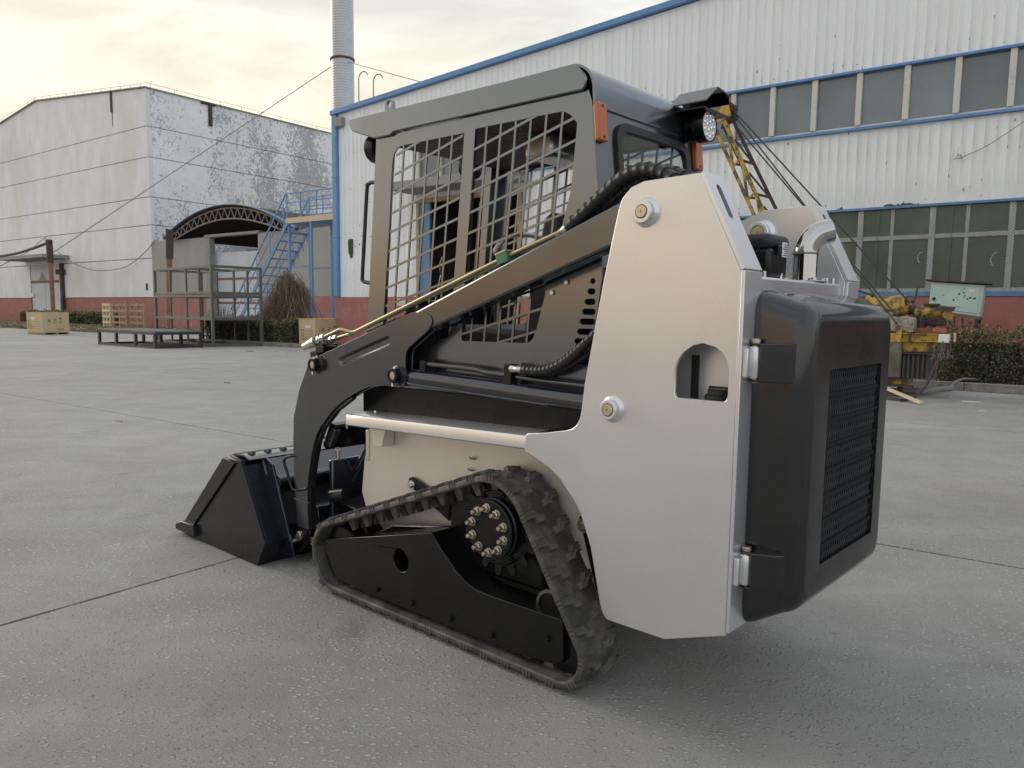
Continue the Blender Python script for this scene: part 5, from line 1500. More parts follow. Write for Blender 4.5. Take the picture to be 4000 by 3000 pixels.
for y in (y0, y1):
    wb(MB().bar((-26.75, y, 4.86), (-30.95, y, .0), .06, .16), 'stringer', M['blue'], ST)
    for k in range(5):
        x = -27.0 - k * .95; zb = 4.86 - (-26.75 - x) * 1.157
        wb(MB().bar((x, y, zb), (x, y, zb + 1.10), .035, .035), 'baluster', M['blue'], ST)
    wb(MB().bar((-26.82, y, 6.05), (-30.9, y, 1.25), .05, .05), 'handrail', M['blue'], ST)
    wb(MB().bar((-26.82, y, 5.55), (-30.9, y, .75), .03, .03), 'mid_rail', M['blue'], ST)
for k in range(12):
    z = 4.50 - .355 * k; x = -26.75 - (4.86 - z) / 1.157
    if z < .1: break
    wb(MB().box(x - .16, x + .14, y0 + .03, y1 - .03, z, z + .035), 'tread', M['blue'], ST)
    wb(MB().bar((x + .12, y1 - .03, z), (x + .12, y1 - .03, z - .33), .04, .03), 'riser_tie', M['blue'], ST)
for y in (y0 + .02, y1 - .02):
    for x in (-26.78, -25.9, -24.9, -23.9, -22.9, -21.9):
        wb(MB().bar((x, y, 4.98), (x, y, 6.05), .04, .04), 'rail_post', M['blue'], ST)
    for zz_ in (6.05, 5.68, 5.32):
        wb(MB().bar((-26.8, y, zz_), (-20.7, y, zz_), .04, .04), 'rail', M['blue'], ST)
wsolo(MB().box(-27.75, -27.45, 20.48, 20.50, 1.55, 2.25), 'notice_board', M['whitelabel'], 'small white and blue notice hung beside the blue stair', 'notice', -27.6, 20.5)

# ================================================================ racks, platform, poles, crates, pallets
rz_ = R(-7)
def rack(z0, hs, label, lx=4.55, ly=1.75):
    o = empty('steel_rack', Wp(-27.6, 15.2, z0), RZ + rz_)
    tag(o, label, 'rack', 'olive steel racks stacked by the hedge')
    top_ = hs[-1]
    for x in (0, lx):
        for y in (0, ly):
            MB().box(x - .045, x + .045, y - .045, y + .045, 0, top_).build('post', M['olive'], o, bevel=.006)
    for x in (lx * .29, lx * .58, lx * .80):
        for y in (0, ly):
            MB().box(x - .03, x + .03, y - .03, y + .03, hs[0], top_).build('upright_bar', M['olive'], o)
    for h_ in hs:
        for y in (0, ly):
            MB().box(-.05, lx + .05, y - .035, y + .035, h_ - .045, h_ + .045).build('rail', M['olive'], o, bevel=.005)
        for x in (0, lx * .5, lx):
            MB().box(x - .035, x + .035, 0, ly, h_ - .04, h_ + .04).build('cross_rail', M['olive'], o)
    return o
rk = rack(0, (.06, .93, 1.70), 'olive steel rack frame on the ground, lower of the stack')
MB().box(0, 4.55, 0, 1.75, .97, .99).build('deck_sheet', M['olive'], rk)
rack(1.75, (.05, .92), 'olive steel rack frame lying on top, upper of the stack')
PL = empty('low_platform', Wp(-27.3, 12.9, 0), RZ + R(-3))
tag(PL, 'low black steel platform with worn grey deck in front of the racks', 'platform')
lx, ly = 4.1, 1.6
MB().box(0, lx, 0, ly, .50, .55).build('deck', M['deck'], PL, bevel=.006)
for h_ in (.04, .46):
    for y in (.04, ly - .04):
        MB().box(0, lx, y - .035, y + .035, h_ - .035, h_ + .035).build('rail', M['blacksteel'], PL)
    for x in (.04, lx - .04):
        MB().box(x - .035, x + .035, 0, ly, h_ - .034, h_ + .034).build('cross_rail', M['blacksteel'], PL)
for x in (.04, 1.35, 2.75, lx - .04):
    for y in (.04, ly - .04):
        MB().box(x - .05, x + .05, y - .04, y + .04, 0, .5).build('leg', M['blacksteel'], PL)

p1_ = wthing('rusty_pole', 'leaning rusty pole with dark wrapped top beside the plywood crate', 'pole', -40.1, 16.9)
wb(MB().tube([(-40.1, 16.9, 0), (-40.12, 16.9, 3.5)], .10, 14), 'shaft', M['rust'], p1_)
wb(MB().tube([(-40.12, 16.9, 3.4), (-40.15, 16.9, 4.5)], .15, 10), 'wrapping', M['rustdark'], p1_)
wb(MB().tube(spline([(-40.2, 16.9, 4.38), (-42.5, 17, 4.15), (-46, 17.2, 3.98), (-55, 17.5, 3.9)], 5), .07, 8), 'cross_pipe', M['rustdark'], p1_)
p2_ = wthing('rusty_pole', 'orange rusty pole with dark top standing behind the olive racks', 'pole', -36.1, 20.5)
wb(MB().tube([(-36.12, 20.5, 0), (-35.8, 20.5, 3.9)], [.11, .14], 14), 'shaft', M['rust'], p2_)
wb(MB().tube([(-35.8, 20.5, 3.7), (-35.7, 20.5, 5.08)], .18, 8), 'wrapping', M['rustdark'], p2_)

def crate(name, label, x, y, lx, ly, h_, rot):
    o = empty(name, Wp(x, y, 0), RZ + rot)
    tag(o, label, 'crate', 'plywood shipping crates')
    # origin at the near vertical edge; left face runs to -x, right face to +y
    MB().box(-lx, 0, 0, .018, .09, h_).build('panel', M['ply'], o, bevel=.004)
    MB().box(-.018, 0, .019, ly, .09, h_).build('panel', M['ply'], o, bevel=.004)
    MB().box(-lx, -lx + .018, .019, ly, .09, h_).build('panel', M['ply'], o)
    MB().box(-lx + .019, -.019, ly - .018, ly, .09, h_).build('panel', M['ply'], o)
    MB().box(-lx - .01, .01, -.01, ly + .01, h_, h_ + .02).build('lid', M['ply'], o, bevel=.004)
    for yy in (.03, ly / 2, ly - .13):
        MB().box(-lx, 0, yy, yy + .1, 0, .088).build('skid', M['wood'], o)
    s_ = h_ / .95
    # stencilled marks on the right face
    def mk(poly, y_, z_):
        MB().prism([(y_ + a * s_, z_ + b * s_) for a, b in poly], .0008, .0016, axis='x').build('stencil', M['ink'], o)
    k = ly / 1.3
    for (a, b_, c_) in ((.0, .0, .13), (.015, .035, .10)):
        pass
    mk([(-.07, 0), (.07, 0), (.06, .02), (-.06, .02)], .33 * k, h_ * .58)
    mk([(-.055, .03), (.055, .03), (.045, .05), (-.045, .05)], .33 * k, h_ * .58)
    mk([(-.04, .06), (.04, .06), (.0, .14)], .33 * k, h_ * .58)
    for dx in (-.03, .03):
        mk([(dx - .01, .02), (dx + .01, .02), (dx + .01, .13), (dx - .01, .13)], .60 * k, h_ * .60)
    mk([(-.055, 0), (.055, 0), (.055, .014), (-.055, .014)], .60 * k, h_ * .60)
    mk([(-.07, .08), (.07, .08), (.05, .115), (0, .13), (-.05, .115)], .87 * k, h_ * .62)
    mk([(-.006, .0), (.006, .0), (.006, .08), (-.006, .08)], .87 * k, h_ * .62)
    ry = (R(90), 0, R(90))
    text('向上', .075 * s_, M['ink'], o, (.002, .60 * k, h_ * .53), ry)
    text('怕湿', .075 * s_, M['ink'], o, (.002, .87 * k, h_ * .55), ry)
    text('有限公司', .085 * s_, M['ink'], o, (.002, .85 * k, h_ * .22), ry)
    fx = (R(90), 0, 0)
    for q, tx in enumerate(('型号', '编号', '数量', '收货单位')):
        zt_ = h_ * (.60 - .105 * q)
        text(tx, .075 * s_, M['ink'], o, (-lx + .10, -.0012, zt_), fx, align='LEFT')
        xl = -lx + .28 + (.16 if q == 3 else 0)
        MB().box(xl, -.12, -.0016, -.0008, zt_ - .03, zt_ - .02).build('rule_line', M['ink'], o)
    MB().box(-lx + .32, -lx + .56, -.004, -.0008, h_ * .68, h_ * .78).build('paper_label', M['whitelabel'], o)
    return o
crate('plywood_crate', 'stencilled plywood crate standing at the foot of the rusty pole, far left', -38.2, 15.6, 1.05, 1.35, 1.02, R(14))
crate('plywood_crate', 'stencilled plywood crate beside the hedge, partly behind the loader arm', -20.75, 17.0, .80, 1.35, .95, R(4))

def pallet(x, y, rot, label, m, lx=1.5, h_=1.55):
    o = empty('standing_pallet', Wp(x, y, 0), RZ + rot)
    tag(o, label, 'pallet', 'wooden pallets stood on edge')
    for k in range(3):
        xx = (lx - .12) * k / 2
        MB().box(xx, xx + .12, .02, .11, 0, h_).build('bearer', m, o, bevel=.005)
    for k in range(5):
        zz_ = .05 + (h_ - .22) * k / 4
        MB().box(0, lx, 0, .02, zz_, zz_ + .12).build('deck_board', m, o, bevel=.004)
        if k % 2 == 0: MB().box(0, lx, .11, .13, zz_, zz_ + .12).build('deck_board', m, o, bevel=.004)
    return o
pallet(-45.7, 21.9, R(-4), 'pale new pallet stood on edge, left of the three against the red base', M['freshwood'], lx=1.0)
pallet(-44.4, 21.8, R(3), 'brown pallet stood on edge, middle of the three against the red base', M['wood'])
pallet(-42.75, 22.0, R(0), 'brown pallet stood on edge, right of the three against the red base', M['wood'])

# cables strung over the yard
wwire('cable', spline([(-59.6, YB - 1.6, 5.2), (-58.5, YB - 1.2, 4.5), (-56, YB - .8, 3.9), (-53, YB - .3, 4.05), (-50.5, YB - .2, 4.9), (-49.2, YB - .1, 5.75)], 6), .03, M['greycable'], 'sagging grey cable from the porch slab to the annex wall', -55, YB - 1)
wwire('cable', spline([(-59.6, YB - 1.6, 5.2), (-63.2, YB - 1.0, 6.2), (-65.2, YB - .1, 6.7), (-66.5, YB - 1.0, 5.5), (-67.3, YB - 1.6, 5.15)], 6), .025, M['greycable'], 'grey cable peaked above the porch slab of the hall door', -63, YB - 1)
wwire('cable', [(-67.3, YB - 1.7, 4.95), (-72.5, YB - 1.9, 3.9), (-80, YB - 2, 2.6)], .03, M['greycable'], 'grey cable dropping from the porch slab to the left edge', -70, YB - 1.8)

# ================================================================ kerbs and beds
KR = MB()
kb = empty('kerb_bed', Wp(-2.2, 15.05, 0), RZ)
tag(kb, 'planted bed edged with worn concrete kerb in front of the shed windows', 'planting bed')
x = -5.8; k = 0
while x < 9:
    MB().box(x + .004, x + 1.45, 0, .14, 0, .15).shift(2.2, random.uniform(-.008, .008), random.uniform(-.008, .006)).build('kerb_stone', M['kerb'], kb, bevel=.012)
    x += 1.456
MB().box(-3.6, 11, .141, 2.78, 0, .10).build('soil', M['soil'], kb)
kb2 = empty('kerb_bed', Wp(-27, 16.4, 0), RZ)
tag(kb2, 'kerbed planting bed with brown brush left of the plywood crate and blue stair', 'planting bed')
x = -27.0
while x < -20.9:
    MB().box(x + .004, x + .95, 0, .14, 0, .14).shift(27, random.uniform(-.012, .012), random.uniform(-.01, .005)).build('kerb_stone', M['kerb'], kb2, bevel=.012)
    x += .955
MB().box(-.6, 5.2, .141, 3.4, 0, .09).build('soil', M['soil'], kb2)
kb3 = empty('kerb_bed', Wp(-62, 22.5, 0), RZ)
tag(kb3, 'overgrown bed along the foot of the old hall', 'planting bed')
MB().box(-18, 13.5, 0, 4.75, 0, .06).build('soil', M['soil'], kb3)
# ================================================================ plants
def leaf_mat(name, cols, rough=.6):
    m = bpy.data.materials.new(name); m.use_nodes = True
    t = m.node_tree; L = t.links; b = t.nodes['Principled BSDF']
    gi = t.nodes.new('ShaderNodeNewGeometry')
    rp = t.nodes.new('ShaderNodeValToRGB')
    els = rp.color_ramp.elements
    while len(els) < len(cols): els.new(.5)
    for i, c in enumerate(cols):
        els[i].position = i / (len(cols) - 1); els[i].color = (*c, 1)
    L.new(gi.outputs['Random Per Island'], rp.inputs[0])
    L.new(rp.outputs[0], b.inputs['Base Color'])
    b.inputs['Roughness'].default_value = rough
    return m
M['hedge'] = leaf_mat('hedge_leaves', [(.045, .062, .03), (.07, .088, .04), (.095, .105, .048), (.125, .118, .055)])
M['hedgetip'] = leaf_mat('hedge_dry_tips', [(.12, .10, .035), (.22, .16, .06), (.30, .26, .12), (.09, .085, .03)])
M['drybrush'] = leaf_mat('dry_brush', [(.16, .12, .08), (.24, .18, .12), (.12, .095, .066), (.20, .145, .085)])
M['drygrass'] = leaf_mat('dry_grass', [(.30, .24, .15), (.22, .17, .10), (.38, .31, .20), (.16, .13, .08)])
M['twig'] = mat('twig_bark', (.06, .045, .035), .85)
def leaf(mb, p, s_, rnd):
    d = Vector((rnd.gauss(0, 1), rnd.gauss(0, 1), rnd.gauss(0, 1) + .3)).normalized()
    a = Vector((rnd.gauss(0, 1), rnd.gauss(0, 1), rnd.gauss(0, 1))).cross(d).normalized()
    b_ = d.cross(a)
    p = Vector(p)
    mb.add([p - a * s_, p - b_ * s_ * .45 + d * s_ * .12, p + a * s_, p + b_ * s_ * .45 + d * s_ * .12], [(0, 1, 2, 3)])
def hedge_block(x0, x1, y0, y1, h_, n, s_, seed, top_only=False, wob=.10):
    rnd = random.Random(seed); mb = MB(); tip = MB()
    ph = [rnd.uniform(0, 6.28) for _ in range(6)]
    for _ in range(n):
        x = rnd.uniform(x0, x1)
        hh = h_ * (1 + wob * .5 * math.sin(x * 2.1 + ph[0]) + wob * .4 * math.sin(x * 5.3 + ph[1]))
        u = rnd.random()
        if u < .60:            # front face
            y = y0 + abs(rnd.gauss(0, .10)) + wob * .6 * math.sin(x * 3.1 + ph[2]) * .5; z = hh * rnd.random() ** .85
        elif u < .9:          # top
            y = rnd.uniform(y0, y1); z = hh - abs(rnd.gauss(0, .07)) + rnd.random() ** 6 * .16
        else:
            y = rnd.uniform(y0, y1); z = rnd.uniform(.1, hh)
        tgt = tip if (z > hh * .82 and rnd.random() < .50) or rnd.random() < .04 else mb
        leaf(tgt, (x, y, max(z, .03)), s_ * rnd.uniform(.6, 1.2), rnd)
    return mb, tip
def hedge_thing(label, x0, x1, y0, y1, h_, n, s_, seed, stems=30):
    o = wthing('hedge', label, 'hedge', x0, y0, 'hedges')
    mb, tip = hedge_block(x0, x1, y0, y1, h_, n, s_, seed)
    wb(mb, 'foliage', M['hedge'], o, smooth=0, recalc=False)
    wb(tip, 'dry_tips', M['hedgetip'], o, smooth=0, recalc=False)
    rnd = random.Random(seed + 1)
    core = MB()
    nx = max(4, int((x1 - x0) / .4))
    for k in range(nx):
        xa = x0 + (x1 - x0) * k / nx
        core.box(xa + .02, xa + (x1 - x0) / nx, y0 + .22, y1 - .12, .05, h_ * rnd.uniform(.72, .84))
    wb(core, 'hedge_core', M['twig'], o)  # solid dark boxes filling the hedge behind its leaves
    st_ = MB()
    for _ in range(stems):
        x, y = rnd.uniform(x0, x1), rnd.uniform(y0 + .05, y1)
        st_.tube([(x, y, 0), (x + rnd.gauss(0, .05), y, h_ * .5), (x + rnd.gauss(0, .12), y + rnd.gauss(0, .08), h_ * rnd.uniform(.9, 1.25))], [.008, .006, .003], 4)
    wb(st_, 'stems', M['twig'], o)
    return o
hedge_thing('clipped green hedge with yellowing top, right of the yellow derrick', -1.95, 6.5, 15.45, 16.75, 1.0, 26000, .032, 11, 60)
hedge_thing('low brown-green hedge between the racks and the plywood crate', -27.0, -21.75, 16.75, 18.0, .90, 16000, .045, 12, 120)
hedge_thing('scrubby dark hedge at the far left beneath the hall wall', -88, -69.5, 23.2, 24.6, .92, 5000, .09, 13, 40)
hedge_thing('dark hedge running behind the far plywood crate and pallets', -61.5, -49.2, 23.6, 24.8, .95, 7000, .085, 14, 60)

# drooping dry vine heap
rnd = random.Random(5)
BU = wthing('vine_heap', 'tall brown heap of dry drooping vines in front of the blue stair', 'bush', -23.6, 17.9, 'dry shrubs')
mb = MB()
for k in range(1300):
    a = rnd.uniform(0, 2 * math.pi); rr = abs(rnd.gauss(0, .40))
    lx_, ly_, lz_ = rnd.choice(((-23.6, 18.1, 2.42), (-23.5, 18.0, 2.36), (-23.15, 18.2, 2.02), (-24.0, 18.0, 1.80), (-22.9, 17.8, 1.35), (-24.35, 17.9, 1.25)))
    px, py = lx_ + rr * .8 * math.cos(a), ly_ + rr * math.sin(a) * .65
    zt_ = lz_ - rr * rr * .95 + rnd.gauss(0, .16)
    out = rnd.uniform(.05, .55)
    a += rnd.gauss(0, .7)
    dx, dy_ = math.cos(a) * out, math.sin(a) * out * .8
    zb = max(.2, zt_ - rnd.uniform(.2, 1.5))
    g = lambda s_: rnd.gauss(0, s_)
    p = [(px, py, zt_ - .25), (px + dx * .3 + g(.05), py + dy_ * .3, zt_ + .04 + g(.04)), (px + dx * .7 + g(.09), py + dy_ * .7 + g(.06), (zt_ * 1.3 + zb) / 2.3 + g(.06)), (px + dx + g(.12), py + dy_ + g(.08), zb + g(.05))]
    mb.tube(spline(p, 2), .0065, 3, caps=False)
wb(mb, 'strands', M['drybrush'], BU, smooth=0, recalc=False)
mb = MB()
for k in range(15000):
    lx_, ly_, lz_, lr_ = rnd.choice(((-23.6, 18.1, 1.72, .62), (-23.45, 18.0, 1.95, .45), (-23.15, 18.0, 1.35, .50), (-24.0, 18.0, 1.25, .50), (-22.95, 17.8, .85, .45), (-24.3, 17.9, .80, .50), (-23.6, 17.7, .8, .6), (-23.3, 17.7, 1.2, .45)))
    d = Vector((rnd.gauss(0, 1), rnd.gauss(0, 1), rnd.gauss(0, 1))).normalized() * lr_ * rnd.random() ** .4
    p = (lx_ + d.x, ly_ + d.y * .8, max(.1, lz_ + d.z))
    leaf(mb, p, .028 * rnd.uniform(.6, 1.4), rnd)
wb(mb, 'dry_leaves', M['drybrush'], BU, smooth=0, recalc=False)
mb = MB().tube([(-23.55, 18.1, 0), (-23.5, 18.1, 1.2), (-23.6, 18.12, 2.2)], [.06, .05, .03], 8)
wb(mb, 'stem', M['twig'], BU)
def shrub(label, x, y, h_, sp, n, seed, m):
    r2 = random.Random(seed)
    o = wthing('bare_shrub', label, 'shrub', x, y, 'dry shrubs')
    mb = MB(); lf = MB()
    for _ in range(n):
        a = r2.uniform(0, 6.28); l_ = h_ * r2.uniform(.6, 1.1); e = sp * r2.uniform(.1, 1)
        q = [(x, y, 0), (x + math.cos(a) * e * .3, y + math.sin(a) * e * .3, l_ * .45), (x + math.cos(a) * e + r2.gauss(0, .04), y + math.sin(a) * e, l_)]
        mb.tube(q, [.008, .006, .003], 4, caps=False)
        for k in range(3):
            s2 = r2.uniform(.4, 1)
            leaf(lf, (x + math.cos(a) * e * s2 + r2.gauss(0, .05), y + math.sin(a) * e * s2, l_ * s2 + r2.gauss(0, .04)), .035, r2)
    wb(mb, 'stems', M['twig'], o, recalc=False); wb(lf, 'leaves', m, o, smooth=0, recalc=False)
shrub('bare reddish shrub standing under the mint-green cabinet', -1.85, 15.9, 1.30, .45, 45, 31, M['drybrush'])
shrub('thin bare shrub in front of the blue stair posts', -25.2, 19.6, 1.9, .7, 60, 32, M['drybrush'])
shrub('dark dry shrub at the right end of the brush by the rack', -26.4, 17.2, 1.35, .7, 90, 33, M['drybrush'])
shrub('leafy twigs poking up behind the near plywood crate', -21.3, 18.9, 1.15, .5, 70, 34, M['hedge'])

# dry grass and litter
def grass(label, x0, x1, y0, y1, n, h_, seed, name='dry_grass'):
    r2 = random.Random(seed); mb = MB()
    for _ in range(n):
        x, y = r2.uniform(x0, x1), r2.uniform(y0, y1)
        if math.sin(x * 1.7 + seed) + math.sin(y * 2.3 + x) < -.6: continue
        a = r2.uniform(0, 6.28); l_ = h_ * r2.uniform(.4, 1.2); w_ = .012
        ex_, ey_ = math.cos(a), math.sin(a)
        mb.add([(x - ey_ * w_, y + ex_ * w_, .0), (x + ey_ * w_, y - ex_ * w_, .0), (x + ex_ * l_ * .5 + ey_ * w_ * .6, y + ey_ * l_ * .5 - ex_ * w_ * .6, l_ * .6), (x + ex_ * l_, y + ey_ * l_, l_ * .55)], [(0, 1, 2), (0, 2, 3)])
    o = wsolo(mb, name, M['drygrass'], label, 'grass', x0, y0, kind='stuff', smooth=0, recalc=False)
    return o
grass('pale dry grass and litter in front of the far hedge', -60, -38, 19.0, 23.6, 9000, .35, 3)
grass('dry grass along the left kerbed bed', -28, -21, 16.55, 17.0, 1500, .16, 4)
grass('dry grass at the far left below the scrubby hedge', -88, -60, 19.5, 23.4, 5000, .35, 6)

# ================================================================ derrick
DK = wthing('yellow_derrick', 'rusty yellow derrick with lattice jib, winch drum and concrete ballast', 'derrick', -2.1, 13.6)
Yd = 13.5
# ballast block and finned weight
wb(MB().box(-2.75, -2.13, Yd - .35, Yd + .55, .30, .86), 'ballast_block', M['grimy'], DK, bevel=.02)
wb(MB().lathe([(.035, 0), (.028, .02), (.012, .02), (.012, -.0)], (-2.33, Yd - .352, .56), (0, -1, 0), 16), 'lifting_ring', M['rustdark'], DK)
fw = MB().box(-2.125, -1.76, Yd - .24, Yd + .50, .30, .70)
fwo = wb(fw, 'finned_weight', M['fin'], DK)
for k in range(6):
    x = -2.11 + .066 * k
    wb(MB().box(x, x + .030, Yd - .285, Yd - .241, .30, .70), 'fin', M['fin'], DK, parent=fwo)
# frame beams: I-section
def ibeam(xa, xb, y, zt, hgt=.13, w_=.11):
    mb = MB().box(xa, xb, y - w_ / 2, y + w_ / 2, zt - .016, zt)
    mb.box(xa, xb, y - w_ / 2, y + w_ / 2, zt - hgt, zt - hgt + .016)
    mb.box(xa, xb, y - .01, y + .01, zt - hgt + .016, zt - .016)
    return mb
wb(ibeam(-2.17, -1.55, Yd - .30, 1.005), 'frame_beam', M['yellow'], DK)
wb(ibeam(-2.75, -1.55, Yd + .40, 1.005), 'frame_beam', M['yellow'], DK)
wb(MB().prism([(-2.21, .70), (-1.62, .735), (-1.62, .872), (-2.17, .872)], Yd - .26, Yd - .24), 'side_plate', M['yellow'], DK)
wb(MB().box(-2.22, -1.63, Yd - .33, Yd - .22, .685, .70), 'lower_flange', M['rustdark'], DK)
wb(MB().box(-2.80, -2.17, Yd - .33, Yd - .25, .86, 1.00), 'frame_beam', M['yellow'], DK, bevel=.006)
wb(MB().prism(rpoly([(-2.22, .86), (-2.22, 1.06), (-2.235, 1.10, .02), (-2.20, 1.145, .03), (-2.15, 1.12, .03), (-2.14, 1.00), (-2.15, .86)]), Yd - .37, Yd - .33, holes=[circ(-2.19, 1.095, .018, 12)]), 'cable_lug', M['yellow'], DK, bevel=.003)
wb(MB().prism(rpoly([(-2.14, 1.0), (-2.155, 1.10, .02), (-2.12, 1.15, .03), (-2.08, 1.10, .02), (-2.09, 1.0)]), Yd - .27, Yd - .24), 'cable_lug', M['yellow'], DK)
wb(MB().bar((-2.02, Yd - .38, 1.0), (-2.02, Yd - .38, .86), .05, .03), 'clamp_bar', M['rustdark'], DK)
wb(MB().lathe([(.045, 0), (.045, .02)], (-2.01, Yd - .40, .855), (0, 0, 1), 14), 'clamp_foot', M['rustdark'], DK)
wb(MB().box(-2.72, -2.05, Yd - .20, Yd + .40, .19, .295), 'base_beam', M['yellow'], DK, bevel=.01)
wb(MB().box(-2.6, -1.95, Yd - .32, Yd - .20, .165, .188), 'base_plank', M['rustdark'], DK)
wb(MB().tube([(-2.14, Yd - .15, 0), (-2.14, Yd - .15, .19)], .042, 12), 'jack_post', M['rustdark'], DK)
wb(MB().tube([(-2.65, Yd + .3, 0), (-2.65, Yd + .3, .19)], .05, 12), 'jack_post', M['rustdark'], DK)
# guard, motor, gearbox, drum
gd = []
for k in range(15):
    a = R(-10 + 200 * k / 14)
    gd.append((Yd + .20 + .20 * math.cos(a), 1.40 + .20 * math.sin(a)))
gd2 = [(Yd + .20 + (p[0] - Yd - .20) * .94, 1.40 + (p[1] - 1.40) * .94) for p in gd]
wb(MB().prism(gd + gd2[::-1], -2.78, -2.20, axis='x'), 'guard_cover', M['yellow'], DK)
wb(MB().lathe([(.05, 0), (.145, .01), (.155, .05), (.155, .36), (.13, .40), (.07, .41), (.07, .47)], (-2.62, Yd + .20, 1.36), (1, 0, 0), 24), 'motor', M['yellow'], DK)
wb(MB().lathe([(.05, 0), (.085, .005), (.085, .03), (.06, .032), (.06, .055), (.09, .058), (.09, .085), (.05, .09)], (-2.15, Yd + .20, 1.36), (1, 0, 0), 22), 'coupling', M['rustdark'], DK)
wb(MB().lathe([(.05, 0), (.105, .02), (.105, .40), (.09, .45), (.09, .47)], (-2.07, Yd + .20, 1.335), (1, 0, 0), 24), 'gearbox', M['yellow'], DK)
wb(MB().lathe([(.03, -.0), (.085, .0), (.085, .03), (.02, .035)], (-1.60, Yd + .12, 1.28), (.7, -.7, 0), 22), 'gearbox_cap', M['yellow'], DK)
wb(MB().box(-2.0, -1.62, Yd + .02, Yd + .38, 1.12, 1.26), 'gearbox_foot', M['rustdark'], DK, bevel=.03)
wb(MB().box(-1.93, -1.72, Yd + .10, Yd + .30, 1.435, 1.465), 'gearbox_plate', M['rustdark'], DK)
wb(MB().add([(-1.74, Yd - .15, 1.415), (-1.46, Yd - .15, 1.405), (-1.30, Yd + .22, 1.41), (-1.62, Yd + .22, 1.425), (-1.74, Yd - .15, 1.345), (-1.48, Yd - .15, 1.345)],
            [(0, 1, 2, 3), (0, 4, 5, 1)]), 'drip_shield', M['rustdark'], DK)
drp = [(.02, 0), (.16, .0), (.16, .018), (.09, .022), (.09, .15), (.16, .154), (.16, .172), (.02, .172)]
wb(MB().lathe(drp, (-2.06, Yd - .02, 1.13), (1, -.15, 0), 28), 'winch_drum', M['rustdark'], DK)
cw = MB()
for k in range(8): cw.lathe([(.092, .028 + k * .015), (.104, .034 + k * .015), (.092, .040 + k * .015)], (-2.06, Yd - .02, 1.13), (1, -.15, 0), 20)
wb(cw, 'rope_turns', M['wire'], DK)
wb(MB().box(-1.97, -1.70, Yd - .20, Yd + .02, 1.005, 1.09), 'tray', M['rust'], DK, bevel=.004)
wb(MB().tube([(-1.43, Yd - .30, .86), (-1.43, Yd - .30, 1.02)], .022, 10), 'stub_bolt', M['zinc'], DK)
wb(MB().box(-1.56, -1.38, Yd - .35, Yd - .25, .865, .885), 'stub_plate', M['rustdark'], DK)
# lattice jib leaning to the left
tipL, tipR = Vector((-5.33, Yd, 4.90)), Vector((-5.16, Yd, 4.90))
def chord(xt, zt_, xb, zb, y, r_, m, nm='jib_chord'):
    d = Vector((xb, y, zb)) - Vector((xt, y, zt_))
    wb(MB().bar((xt, y, zt_), (xb, y, zb), r_, r_), nm, m, DK)
fyn, fyf = Yd - .12, Yd + .12
botz = 1.0
def px_(x0, z0, x1, z1, z): return x0 + (x1 - x0) * (z - z0) / (z1 - z0)
# near left chord, near middle chord, far right chords (measured slopes)
c1 = (-5.43, 4.62, px_(-5.39, 4.43, -4.67, 3.02, botz), botz)
c2 = (-5.27, 4.72, px_(-5.29, 4.7, -4.52, 3.09, botz), botz)
c3 = (-5.15, 4.68, px_(-5.13, 4.61, -4.33, 3.09, botz), botz)
chord(*c1, fyn, .050, M['yellow']); chord(*c2, fyn + .04, .060, M['yellow']); chord(*c3, fyf, .050, M['rustdark']); chord(c1[0] + .10, c1[1], c1[2] + .16, c1[3], fyf, .05, M['rustdark'])
def along(c, z): return px_(c[0], c[1], c[2], c[3], z)
zs = [4.45, 3.85, 3.25, 2.65, 2.05, 1.45]
for i in range(len(zs) - 1):
    z0_, z1_ = zs[i], zs[i + 1]
    wb(MB().bar((along(c2, z0_), fyn + .02, z0_), (along(c1, z1_), fyn + .02, z1_), .045, .04), 'jib_lacing', M['yellow'], DK)
    wb(MB().bar((along(c1, z1_), fyn + .02, z1_), (along(c2, z1_ + .12), fyn + .02, z1_ + .12), .04, .03), 'jib_lacing', M['yellow'], DK)
    wb(MB().bar((along(c2, z1_ + .1), fyn + .05, z1_ + .1), (along(c3, z1_ + .05), fyf, z1_ + .05), .045, .035), 'jib_lacing', M['rustdark'], DK)
    wb(MB().bar((along(c3, z1_), fyf, z1_), (along(c2, z0_ - .1), fyf - .03, z0_ - .1), .04, .03), 'jib_lacing', M['rustdark'], DK)
    wb(MB().bar((along(c1, z1_ + .05), fyn, z1_ + .05), (along(c1, z1_ + .05) + .12, fyf, z1_ + .05), .04, .03), 'jib_lacing', M['rustdark'], DK)
wb(MB().prism(rpoly([(-5.45, 4.58), (-5.34, 4.98, .03), (-5.17, 4.98, .03), (-5.10, 4.72), (-5.28, 4.66)]), fyn - .02, fyn), 'head_plate', M['yellow'], DK)
wb(MB().prism(rpoly([(-5.38, 4.58), (-5.28, 4.94, .03), (-5.12, 4.94, .03), (-5.06, 4.70)]), fyf, fyf + .02), 'head_plate', M['rustdark'], DK)
wb(MB().lathe([(.03, -.11), (.10, -.10), (.07, -.03), (.10, .0), (.07, .05), (.10, .10), (.03, .11)], (-5.17, Yd, 4.87), (0, 1, 0), 20), 'head_sheave', M['rustdark'], DK)
wb(MB().bar((along(c1, botz), Yd, botz), (-2.7, Yd, .93), .12, .12), 'jib_foot_beam', M['yellow'], DK)
wb(MB().box(along(c1, botz) - .15, along(c3, botz) + .15, Yd - .25, Yd + .25, 0, botz), 'jib_foot', M['grimy'], DK, bevel=.02)
